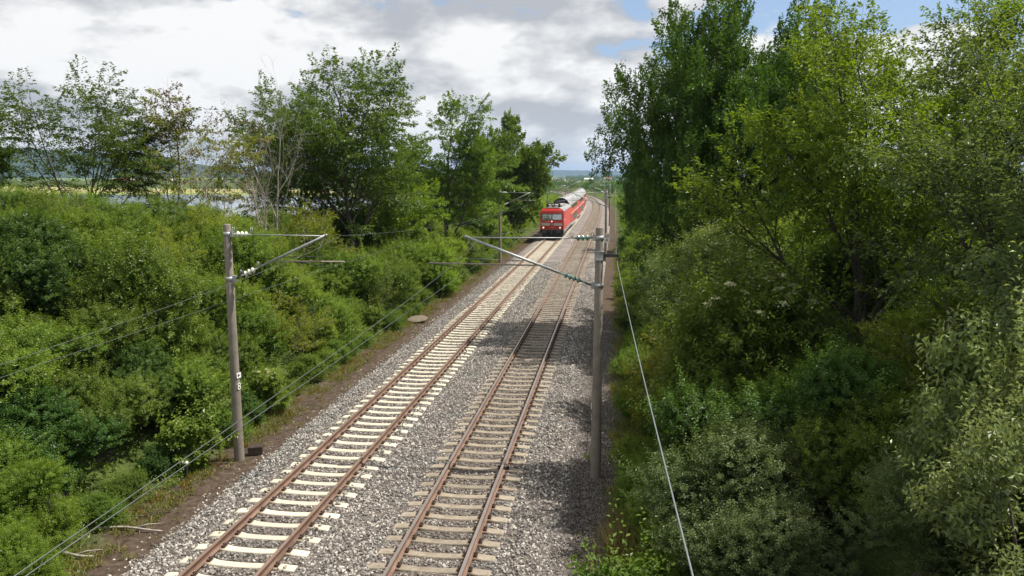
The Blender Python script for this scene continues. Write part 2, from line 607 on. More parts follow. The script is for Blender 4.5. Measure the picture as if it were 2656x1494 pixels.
# ------------------------------------------------------------------ ground, fields, lake, hills
def mat_ground():
    m, nt, out = base_mat('bank_soil')
    tc = nt.new('ShaderNodeTexCoord').outputs['Object']
    bs = nt.new('ShaderNodeBsdfPrincipled')
    n = nt.noise(tc, 0.7, 8.0, 0.62)
    n2 = nt.noise(tc, 6.0, 6.0, 0.65)
    soil = nt.ramp(n2, [(0.3, (0.040, 0.028, 0.020)), (0.55, (0.085, 0.062, 0.045)), (0.75, (0.150, 0.118, 0.088))])
    grass = nt.ramp(n2, [(0.3, (0.040, 0.062, 0.016)), (0.7, (0.095, 0.120, 0.032))])
    pos = nt.new('ShaderNodeNewGeometry').outputs['Position']
    sp = nt.new('ShaderNodeSeparateXYZ')
    nt.l.new(pos, sp.inputs[0])
    # the strip beside the tracks (u attribute) is bare; the rest is rough grass
    u = nt.new('ShaderNodeAttribute', attribute_name='aside').outputs['Fac']
    g = nt.smooth(nt.math('ADD', u, nt.math('MULTIPLY', nt.math('SUBTRACT', n, 0.5), 3.2)), 0.6, 1.9)
    c = nt.mix(g, soil, grass)
    nt.put(bs.inputs['Base Color'], c)
    bs.inputs['Roughness'].default_value = 0.95
    bs.inputs['Specular IOR Level'].default_value = 0.1
    bn = nt.new('ShaderNodeBump')
    bn.inputs['Strength'].default_value = 0.8
    bn.inputs['Distance'].default_value = 0.05
    nt.put(bn.inputs['Height'], nt.noise(tc, 14.0, 6.0, 0.7))
    nt.l.new(bn.outputs[0], bs.inputs['Normal'])
    nt.l.new(bs.outputs[0], out.inputs[0])
    return m


def axis(parts):
    o = []
    for a, b, n in parts:
        o += list(np.linspace(a, b, n, endpoint=False))
    return np.array(o + [parts[-1][1]])


gx = axis([(-14000, -2000, 10), (-2000, -400, 16), (-400, -60, 34), (-60, -16, 36), (-16, 8, 60), (8, 60, 36), (60, 400, 24), (400, 2000, 14), (2000, 14000, 8)])
gy = axis([(-400, -30, 8), (-30, 120, 150), (120, 420, 75), (420, 1000, 40), (1000, 3000, 20), (3000, 16000, 12)])
GX, GY = np.meshgrid(gx, gy)
GU, GS = lateral(GX, GY)
GZ = ground(GX, GY)
rs = np.random.RandomState(3)
# a little unevenness everywhere but under the ballast
GZ = GZ + np.where(np.abs(GU) > 5.4, (np.sin(GX * 1.7 + GY * 0.9) * np.sin(GY * 1.3 - GX * 0.4)) * 0.05, 0) * (np.abs(GX) < 200)
ny_, nx_ = GX.shape
idx = np.arange(nx_ * ny_).reshape(ny_, nx_)
fc = np.stack([idx[:-1, :-1], idx[:-1, 1:], idx[1:, 1:], idx[1:, :-1]], -1).reshape(-1, 4)
me = np_mesh('ground', np.stack([GX, GY, GZ], -1).reshape(-1, 3), fc, mat_ground(), smooth=True)
aa = me.attributes.new('aside', 'FLOAT', 'POINT')
aa.data.foreach_set('value', (np.abs(GU) - 5.0).ravel().astype(np.float32))
tag(mesh_obj('ground', me), kind='structure')

FIELD_Z = -8.2


def field(name, col, pts, z, kind='structure', mat=None):
    c = [sum(p[0] for p in pts) / len(pts), sum(p[1] for p in pts) / len(pts)]
    mb = MB()
    mb.add([(p[0] - c[0], p[1] - c[1], 0) for p in pts], [tuple(range(len(pts)))])
    mt = mat or surf(name + '_soil_%d' % len(MATS), col, 0.95, var=0.14, scale=0.012, spec=0.1, dirt=tuple(k * 0.8 for k in col), dirtscale=0.03, dirtamt=0.5)
    return tag(mb.build(name, mt, loc=(c[0], c[1], z)), kind=kind)


def on_plain(u, v, z=FIELD_Z):
    d = ray(u, v)
    t = (z - CAM_H) / d.z
    return (d.x * t, d.y * t)


def strip(name, col, rows, z):
    """a field given by the pixel rows of its edges: [(u, v), ...]"""
    return field(name, col, [on_plain(u, v, z) for u, v in rows], z)


C_WHEAT, C_GREEN, C_PALE, C_MEAD = (0.30, 0.27, 0.105), (0.110, 0.160, 0.045), (0.42, 0.37, 0.24), (0.20, 0.25, 0.065)
strip('meadow', C_MEAD, [(-500, 512), (1350, 512), (1350, 501), (-500, 500)], FIELD_Z + 0.12)
strip('wheat_field', C_WHEAT, [(-500, 500), (1350, 501), (1350, 486), (-500, 481)], FIELD_Z + 0.18)
strip('field', C_GREEN, [(330, 489), (1350, 492), (1350, 480), (330, 477)], FIELD_Z + 0.30)
strip('field', C_GREEN, [(-500, 470), (1200, 470), (1200, 464), (-500, 464)], FIELD_Z + 0.18)
strip('meadow', C_MEAD, [(-500, 464), (1100, 464), (1100, 460.5), (-500, 460.5)], FIELD_Z + 0.25)
strip('meadow', (0.20, 0.27, 0.085), [(1150, 482), (1900, 482), (1900, 469), (1150, 469)], FIELD_Z + 0.22)
strip('wheat_field', (0.34, 0.33, 0.16), [(1150, 469), (1560, 469), (1540, 465), (1150, 465)], FIELD_Z + 0.28)
strip('field', C_PALE, [(1380, 464.5), (1472, 464.5), (1476, 462.3), (1390, 461.8)], FIELD_Z + 0.5)
strip('field', (0.24, 0.33, 0.15), [(1515, 463.2), (1760, 463.2), (1760, 461.3), (1515, 461.6)], FIELD_Z + 0.5)
strip('field', C_GREEN, [(1200, 468), (1720, 468), (1720, 464.5), (1200, 464.5)], FIELD_Z + 0.14)

# the lake
m, nt, out = base_mat('lake_water')
bs = nt.new('ShaderNodeBsdfPrincipled')
bs.inputs['Base Color'].default_value = (0.035, 0.050, 0.055, 1)
bs.inputs['Roughness'].default_value = 0.06
bs.inputs['Specular IOR Level'].default_value = 1.0
bn = nt.new('ShaderNodeBump')
bn.inputs['Strength'].default_value = 0.25
bn.inputs['Distance'].default_value = 0.05
nt.put(bn.inputs['Height'], nt.noise(nt.new('ShaderNodeTexCoord').outputs['Object'], 0.6, 3.0, 0.6))
nt.l.new(bn.outputs[0], bs.inputs['Normal'])
nt.l.new(bs.outputs[0], out.inputs[0])
rng = random.Random(11)
lk = []
for k in range(64):
    t = 2 * math.pi * k / 64
    rr = 1 + 0.05 * math.sin(3 * t + 1) + 0.04 * math.sin(7 * t) + rng.uniform(-0.012, 0.012)
    lk.append((-420 + 345 * rr * math.cos(t), 392 + 196 * rr * math.sin(t)))
field('lake', None, lk, FIELD_Z + 0.35, mat=m)


def forest_mat(name, a, b, sc):
    m, nt, out = base_mat(name)
    tc = nt.new('ShaderNodeTexCoord').outputs['Object']
    d = nt.new('ShaderNodeBsdfDiffuse')
    nt.put(d.inputs[0], nt.ramp(nt.noise(tc, sc, 6.0, 0.65), [(0.32, a), (0.68, b)]))
    nt.l.new(d.outputs[0], out.inputs[0])
    return m


def hill(name, d0, depth, tops, mat, nu, nd, bump, seed):
    """a wooded ridge d0 metres off; tops: [(photo column, photo row of the skyline)]"""
    rs = np.random.RandomState(seed)
    us = np.linspace(tops[0][0], tops[-1][0], nu)
    top = np.interp(us, [t[0] for t in tops], [t[1] for t in tops])
    co = np.zeros((nd, nu, 3))
    for i in range(nd):
        q = i / (nd - 1)
        for j in range(nu):
            rr = ray(us[j], 453.0)
            rr = Vector((rr.x, rr.y, 0)).normalized()
            dist = d0 + depth * q
            h = CAM_H + (453.0 - top[j]) / F_PX * (d0 + depth * 0.62) / 1.0
            prof = float(sst(np.array(q), 0.0, 0.62)) if q < 0.62 else 1 - 0.25 * (q - 0.62) / 0.38
            z = FIELD_Z - 1 + (h - FIELD_Z + 1) * prof
            co[i, j] = (rr.x * dist, rr.y * dist, z)
    co[:, :, 2] += rs.uniform(-bump, bump, (nd, nu)) * (0.3 + 0.7 * sst(np.linspace(0, 1, nd), 0.0, 0.2)[:, None])
    co[:, :, 1] += rs.uniform(-bump, bump, (nd, nu))
    idx = np.arange(nu * nd).reshape(nd, nu)
    f = np.stack([idx[:-1, :-1], idx[:-1, 1:], idx[1:, 1:], idx[1:, :-1]], -1).reshape(-1, 4)
    return tag(mesh_obj(name, np_mesh(name, co.reshape(-1, 3), f, mat)), kind='structure')


WOOD_A = forest_mat('far_forest', (0.014, 0.030, 0.016), (0.038, 0.062, 0.026), 0.02)
WOOD_B = forest_mat('far_forest_blue', (0.016, 0.030, 0.020), (0.036, 0.056, 0.030), 0.010)
hill('hill', 3900, 900, [(-700, 402), (-200, 396), (31, 396), (217, 404), (310, 408), (404, 412), (440, 413), (497, 426), (559, 436), (640, 443), (760, 449), (900, 452)], WOOD_A, 520, 40, 4.5, 5)
hill('hill', 7600, 1500, [(-600, 438), (300, 437), (700, 442), (1000, 440), (1250, 438), (1420, 441), (1480, 442), (1560, 443.5), (1620, 444.5), (1800, 443), (2400, 440), (3200, 440)], WOOD_B, 420, 26, 6.0, 6)


# ------------------------------------------------------------------ ballast bed
def mat_ballast():
    m, nt, out = base_mat('ballast_bed_stone')
    tc = nt.new('ShaderNodeTexCoord').outputs['Object']
    vo = nt.new('ShaderNodeTexVoronoi')
    nt.l.new(tc, vo.inputs['Vector'])
    vo.inputs['Scale'].default_value = 15.0
    sepc = nt.new('ShaderNodeSeparateColor')
    nt.l.new(vo.outputs['Color'], sepc.inputs[0])
    c = nt.ramp(sepc.outputs[0], [(0.0, (0.115, 0.100, 0.090)), (0.35, (0.225, 0.197, 0.175)), (0.65, (0.34, 0.300, 0.268)), (1.0, (0.52, 0.47, 0.43))])
    c = nt.mix(nt.math('MULTIPLY', nt.smooth(nt.noise(tc, 0.35, 4.0), 0.4, 0.65), 0.35), c, (0.13, 0.12, 0.115))
    # shade painted in: dark gaps between loose stones, far bed toned for stone shadows
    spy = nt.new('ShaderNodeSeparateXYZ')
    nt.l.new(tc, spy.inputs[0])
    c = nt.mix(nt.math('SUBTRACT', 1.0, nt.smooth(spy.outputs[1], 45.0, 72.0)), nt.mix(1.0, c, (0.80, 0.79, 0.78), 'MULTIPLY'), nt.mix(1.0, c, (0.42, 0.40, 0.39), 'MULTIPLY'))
    bs = nt.new('ShaderNodeBsdfPrincipled')
    nt.put(bs.inputs['Base Color'], c)
    bs.inputs['Roughness'].default_value = 0.9
    bs.inputs['Specular IOR Level'].default_value = 0.2
    bn = nt.new('ShaderNodeBump')
    bn.inputs['Strength'].default_value = 1.0
    bn.inputs['Distance'].default_value = 0.05
    bn.invert = True
    nt.l.new(vo.outputs['Distance'], bn.inputs['Height'])
    nt.l.new(bn.outputs[0], bs.inputs['Normal'])
    nt.l.new(bs.outputs[0], out.inputs[0])
    return m


# cross-section: offset from the middle of the line, height
PROFILE = [(-6.0, -0.56), (-5.0, -0.56), (-4.55, -0.54), (-3.9, -0.235), (-3.35, -0.215), (-2.0, -0.225), (-0.55, -0.222), (0.0, -0.225), (0.7, -0.215),
           (2.0, -0.235), (3.35, -0.225), (3.95, -0.150), (4.35, -0.29), (4.95, -0.52), (6.1, -0.55)]
PO = np.array([p[0] for p in PROFILE])
PZ = np.array([p[1] for p in PROFILE])


def ballast_z(off, s):
    z = np.interp(off, PO, PZ)
    # the heaped shoulder beside the older track rises and falls
    z = z + np.exp(-((off - 4.0) / 0.42) ** 2) * (0.10 * np.sin(s * 0.55 + 1.0) + 0.05 * np.sin(s * 1.7))
    z = z + np.exp(-((off + 3.7) / 0.5) ** 2) * 0.05 * np.sin(s * 0.7)
    return z


ss = np.concatenate([np.arange(4, 60, 0.5), np.arange(60, 1300, 4.0)])
offs = np.concatenate([np.linspace(-4.75, -3.3, 9), np.linspace(-3.0, 3.0, 9), np.linspace(3.3, 5.0, 11)])
co = np.zeros((len(ss), len(offs), 3))
for j, of in enumerate(offs):
    X, Y, H = path(ss, of)
    co[:, j, 0], co[:, j, 1] = X, Y
    co[:, j, 2] = ballast_z(np.full(len(ss), of), ss) + rs.uniform(-0.012, 0.012, len(ss)) - (0.12 if j in (0, len(offs) - 1) else 0)
idx = np.arange(len(ss) * len(offs)).reshape(len(ss), len(offs))
f = np.stack([idx[:-1, :-1], idx[:-1, 1:], idx[1:, 1:], idx[1:, :-1]], -1).reshape(-1, 4)
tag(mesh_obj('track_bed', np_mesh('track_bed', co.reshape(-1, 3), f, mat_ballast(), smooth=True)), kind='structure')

# ------------------------------------------------------------------ tracks
SP = 0.62


def sleeper_mesh(name, mat):
    st = [(-1.30, -0.215), (-1.24, -0.195), (-1.02, -0.182), (-0.90, -0.168), (-0.62, -0.168), (-0.48, -0.190), (-0.25, -0.203), (0.0, -0.206),
          (0.25, -0.203), (0.48, -0.190), (0.62, -0.168), (0.90, -0.168), (1.02, -0.182), (1.24, -0.195), (1.30, -0.215)]
    vs, fs = [], []
    for x, z in st:
        wt = 0.112 if abs(x) > 0.5 else 0.094
        for y, zz in ((-wt - 0.035, -0.37), (-wt - 0.012, z - 0.02), (-wt, z), (wt, z), (wt + 0.012, z - 0.02), (wt + 0.035, -0.37)):
            vs.append((x, y, zz))
    n = 6
    for i in range(len(st) - 1):
        for k in range(n - 1):
            fs.append((i * n + k, (i + 1) * n + k, (i + 1) * n + k + 1, i * n + k + 1))
    fs.append(tuple(range(n)))
    fs.append(tuple((len(st) - 1) * n + k for k in range(n))[::-1])
    mb = MB()
    mb.add(vs, fs)
    return mb.mesh(name, mat)


def clip_mesh():
    """one rail fastening: base ribs and a bent spring clip on either side of the rail foot"""
    mb = MB()
    for s in (1,):
        mb.box((s * 0.115, 0, -0.155), (0.075, 0.15, 0.026))
        mb.tube([(s * 0.075, -0.055, -0.128), (s * 0.12, -0.065, -0.115), (s * 0.15, -0.03, -0.112), (s * 0.085, 0.0, -0.105), (s * 0.15, 0.03, -0.112), (s * 0.12, 0.065, -0.115), (s * 0.075, 0.055, -0.128)], 0.012, 4)
        mb.tube([(s * 0.115, 0, -0.145), (s * 0.115, 0, -0.082)], 0.018, 6)
    return mb.mesh('rail_clip', CLIP)


RP = [(-0.036, 0.0), (0.036, 0.0), (0.037, -0.030), (0.010, -0.050), (0.008, -0.135), (0.075, -0.158), (0.075, -0.170), (-0.075, -0.170), (-0.075, -0.158), (-0.008, -0.135), (-0.010, -0.050), (-0.037, -0.030)]


def rail(off, top_mat, parent, s0=5.0, s1=1250.0):
    s = np.concatenate([np.arange(s0, 100, 4.0), np.arange(100, s1, 3.0)])
    mb = MB()
    n = len(RP)
    vs, fs, ms = [], [], []
    for x, z in RP:
        X, Y, H = path(s, off + x)
        vs.append(np.stack([X, Y, np.full(len(s), z)], -1))
    V = np.stack(vs, 1)          # (len(s), n, 3)
    idx = np.arange(len(s) * n).reshape(len(s), n)
    f, mi = [], []
    for k in range(n):
        k2 = (k + 1) % n
        f.append(np.stack([idx[:-1, k], idx[1:, k], idx[1:, k2], idx[:-1, k2]], -1))
        mi += [1 if k == 0 else 0] * (len(s) - 1)
    me = np_mesh('rail', V.reshape(-1, 3), np.concatenate(f), [RUST, top_mat], midx=mi)
    return mesh_obj('rail', me, parent)


CLIPM = clip_mesh()
SLEEPERS = {}


def build_track(label, center, sl_mat, top_mat, phase, seed):
    rng = random.Random(seed)
    t = tag(empty('railway_track'), label, 'railway track')
    off = center - MID
    for g in (-0.7525, 0.7525):
        rail(off + g, top_mat, t)
    smesh = sleeper_mesh('sleeper', sl_mat)
    s = 8.0 + phase
    k = 0
    pos = []
    far_v, far_f = [], []
    bv = np.array([v.co for v in smesh.vertices])
    bf = [tuple(p.vertices) for p in smesh.polygons]
    while s < 520:
        X, Y, H = path(s, off)
        if s < 112:
            pos.append(s)
            o = mesh_obj('sleeper', smesh, t, (float(X), float(Y), rng.uniform(-0.006, 0.006)), float(H) + rng.gauss(0, 0.006))
            if s < 46:
                for g in (-0.7525, 0.7525):
                    mesh_obj('rail_clip', CLIPM, o, (g, 0, 0))
                    mesh_obj('rail_clip', CLIPM, o, (g, 0, 0), math.pi)
        else:
            c, sn = math.cos(float(H)), math.sin(float(H))
            q = bv.copy()
            q[:, 0] = bv[:, 0] * c - bv[:, 1] * sn + float(X)
            q[:, 1] = bv[:, 0] * sn + bv[:, 1] * c + float(Y)
            b = sum(len(a) for a in far_v)
            far_v.append(q)
            far_f += [tuple(b + i for i in fce) for fce in bf]
        s += SP
        k += 1
    me = bpy.data.meshes.new('sleepers_far_along')
    me.from_pydata(np.concatenate(far_v).tolist(), [], far_f)
    me.materials.append(sl_mat)
    tag(mesh_obj('sleeper_run', me, t), kind='stuff')
    SLEEPERS[center] = np.array(pos)
    return t


build_track('railway track of rusty rails on pale cream concrete sleepers, the one the train runs on', TL, SL_PALE, RAIL_TOP_A, 0.11, 1)
build_track('railway track of worn shiny rails on brown weathered concrete sleepers, empty', TR, SL_OLD, RAIL_TOP_B, 0.43, 2)


# rail joints: black bolted fishplates where a short closure rail was let in
def stones(name, n, y0, y1, o0, o1, smin, smax, seed, mat, zoff=0.0, keep=None, dens_fall=True):
    rs = np.random.RandomState(seed)
    if dens_fall:
        t = rs.rand(n)
        y = y0 + (y1 - y0) * (t ** 1.25)
    else:
        y = rs.uniform(y0, y1, n)
    o = rs.uniform(o0, o1, n)
    ok = np.ones(n, bool)
    cover = rs.rand(n)
    z = ballast_z(o, y)
    for cen in (TL, TR):
        d = o - (cen - MID)
        for g in (-0.7525, 0.7525):
            ok &= np.abs(d - g) > 0.10
        k = np.round((y - SLEEPERS[cen][0]) / SP)
        dy = np.abs(y - SLEEPERS[cen][0] - k * SP)
        on = (np.abs(d) < 1.31) & (dy < 0.155)
        if cen == TL:      # the new sleepers' ends are partly buried
            bury = (np.abs(d) > 0.93) & (np.abs(d) < 1.10) & (cover < 0.5 + 0.5 * np.sin(k * 2.1 + np.sign(d)))
            ok &= ~on | bury
            z = np.where(on & bury, -0.18, z)
        else:
            ok &= ~on
        z = np.where((np.abs(d) < 1.3) & ~on, z + 0.004, z)
    if keep is not None:
        ok &= keep(o, y, rs)
    o, y, z = o[ok], y[ok], z[ok]
    X, Y, H = path(y, o)
    P = np.stack([X, Y, z + rs.uniform(-0.010, 0.018, len(z)) + zoff], -1).astype(np.float32)
    me = bpy.data.meshes.new(name)
    me.vertices.add(len(P))
    me.vertices.foreach_set('co', P.ravel())
    me.update()
    ob = mesh_obj(name, me)
    ng = bpy.data.node_groups.new(name + '_scatter', 'GeometryNodeTree')
    ng.interface.new_socket('Geometry', in_out='INPUT', socket_type='NodeSocketGeometry')
    ng.interface.new_socket('Geometry', in_out='OUTPUT', socket_type='NodeSocketGeometry')
    N = ng.nodes
    L = ng.links
    gi, go = N.new('NodeGroupInput'), N.new('NodeGroupOutput')
    m2p = N.new('GeometryNodeMeshToPoints')
    ico = N.new('GeometryNodeMeshIcoSphere')
    ico.inputs['Radius'].default_value = 1.0
    ico.inputs['Subdivisions'].default_value = 1
    # knock the ball into a broken stone
    sp = N.new('GeometryNodeSetPosition')
    nz = N.new('ShaderNodeTexNoise')
    nz.inputs['Scale'].default_value = 0.9
    nz.inputs['Detail'].default_value = 1.0
    sb = N.new('ShaderNodeVectorMath')
    sb.operation = 'SUBTRACT'
    sb.inputs[1].default_value = (0.5, 0.5, 0.5)
    sc = N.new('ShaderNodeVectorMath')
    sc.operation = 'SCALE'
    sc.inputs[3].default_value = 1.6
    L.new(nz.outputs[1], sb.inputs[0])
    L.new(sb.outputs[0], sc.inputs[0])
    L.new(ico.outputs[0], sp.inputs['Geometry'])
    L.new(sc.outputs[0], sp.inputs['Offset'])
    sm = N.new('GeometryNodeSetMaterial')
    sm.inputs['Material'].default_value = mat
    L.new(sp.outputs[0], sm.inputs[0])
    iop = N.new('GeometryNodeInstanceOnPoints')
    rot = N.new('FunctionNodeRandomValue')
    rot.data_type = 'FLOAT_VECTOR'
    rot.inputs[0].default_value = (0, 0, 0)
    rot.inputs[1].default_value = (6.28, 6.28, 6.28)
    scl = N.new('FunctionNodeRandomValue')
    scl.data_type = 'FLOAT_VECTOR'
    scl.inputs[0].default_value = (smin, smin, smin * 0.75)
    scl.inputs[1].default_value = (smax, smax * 0.8, smax * 0.65)
    scl.inputs['Seed'].default_value = 5
    L.new(gi.outputs[0], m2p.inputs[0])
    L.new(m2p.outputs[0], iop.inputs['Points'])
    L.new(sm.outputs[0], iop.inputs['Instance'])
    L.new(rot.outputs[0], iop.inputs['Rotation'])
    L.new(scl.outputs[0], iop.inputs['Scale'])
    st = N.new('GeometryNodeStoreNamedAttribute')
    st.data_type = 'FLOAT'
    st.domain = 'INSTANCE'
    st.inputs['Name'].default_value = 'tone'
    rv = N.new('FunctionNodeRandomValue')
    rv.data_type = 'FLOAT'
    rv.inputs['Seed'].default_value = 9
    L.new(iop.outputs[0], st.inputs['Geometry'])
    L.new(rv.outputs[1], st.inputs['Value'])
    L.new(st.outputs[0], go.inputs[0])
    md = ob.modifiers.new('scatter', 'NODES')
    md.node_group = ng
    return ob


def mat_stone(name, stops, patch=None):
    m, nt, out = base_mat(name)
    a = nt.new('ShaderNodeAttribute', attribute_name='tone', attribute_type='INSTANCER').outputs['Fac']
    c = nt.ramp(a, stops)
    pos = nt.new('ShaderNodeNewGeometry').outputs['Position']
    if patch:
        n = nt.noise(pos, 0.55, 4.0, 0.6)
        c = nt.mix(nt.math('MULTIPLY', nt.smooth(n, 0.50, 0.66), 0.6), c, nt.ramp(a, patch))
    c = nt.mix(nt.math('MULTIPLY', nt.noise(pos, 40.0, 3.0), 0.35), c, (0.10, 0.09, 0.08), 'MIX')
    if patch:     # brake dust and rust along the rails, heavier in the older track
        sx = nt.new('ShaderNodeSeparateXYZ')
        nt.l.new(pos, sx.inputs[0])
        ns = nt.noise(pos, 1.1, 4.0, 0.6)
        for cen, amt in ((TL, 0.30), (TR, 0.55)):
            dx = nt.math('ABSOLUTE', nt.math('SUBTRACT', sx.outputs[0], cen))
            near = nt.math('SUBTRACT', 1.0, nt.smooth(dx, 0.55, 1.45))
            c = nt.mix(nt.math('MULTIPLY', nt.math('MULTIPLY', near, nt.smooth(ns, 0.30, 0.60)), amt), c, (0.115, 0.080, 0.058))
    bs = nt.new('ShaderNodeBsdfPrincipled')
    nt.put(bs.inputs['Base Color'], c)
    bs.inputs['Roughness'].default_value = 0.85
    bs.inputs['Specular IOR Level'].default_value = 0.25
    nt.l.new(bs.outputs[0], out.inputs[0])
    return m


ST1 = mat_stone('ballast_stone', [(0.0, (0.115, 0.104, 0.097)), (0.4, (0.245, 0.224, 0.199)), (0.75, (0.40, 0.366, 0.322)), (1.0, (0.68, 0.635, 0.565))],
                [(0.0, (0.10, 0.112, 0.108)), (0.5, (0.20, 0.212, 0.200)), (1.0, (0.38, 0.39, 0.365))])
ST2 = mat_stone('fine_gravel_stone', [(0.0, (0.09, 0.081, 0.074)), (0.5, (0.185, 0.166, 0.150)), (1.0, (0.37, 0.335, 0.305))])
edge = lambda o, y, r: ((o > -4.38 - r.exponential(0.20, len(o))) & (o < 4.55 + r.normal(0, 0.15, len(o))))
tag(stones('ballast', 112000, 10.5, 72, -5.5, 4.9, 0.021, 0.056, 4, ST1, keep=edge), 'grey and pinkish broken stone ballast between and beside both tracks', 'ballast', kind='stuff')
gedge = lambda o, y, r: (o > 4.3 + r.normal(0, 0.12, len(o)))
tag(stones('fine_gravel', 52000, 11, 46, 4.2, 6.1, 0.010, 0.027, 5, ST2, keep=gedge), 'fine dark gravel around the foot of the mast with the feeder wire', 'gravel', kind='stuff')


# ------------------------------------------------------------------ overhead line masts
def insulator(mb, a, b, n_disc, r, rod=0.02):
    a, b = Vector(a), Vector(b)
    Lg = (b - a).length
    prof = [(0.0, rod), (0.04, rod)]
    for k in range(n_disc):
        c = Lg * (0.18 + 0.64 * (k + 0.5) / n_disc)
        wd = Lg * 0.64 / n_disc * 0.42
        prof += [(c - wd, rod * 1.5), (c - wd * 0.25, r), (c + wd * 0.2, r * 0.96), (c + wd, rod * 1.5)]
    prof += [(Lg - 0.04, rod), (Lg, rod)]
    mb.lathe(a, b, prof, 14)


def horns(mb, p, d, up, ln):
    p, d, up = Vector(p), Vector(d).normalized(), Vector(up).normalized()
    for s in (-1, 1):
        mb.tube([p, p + up * ln * 0.5 + d * s * ln * 0.18, p + up * ln + d * s * ln * 0.10], 0.008, 4)


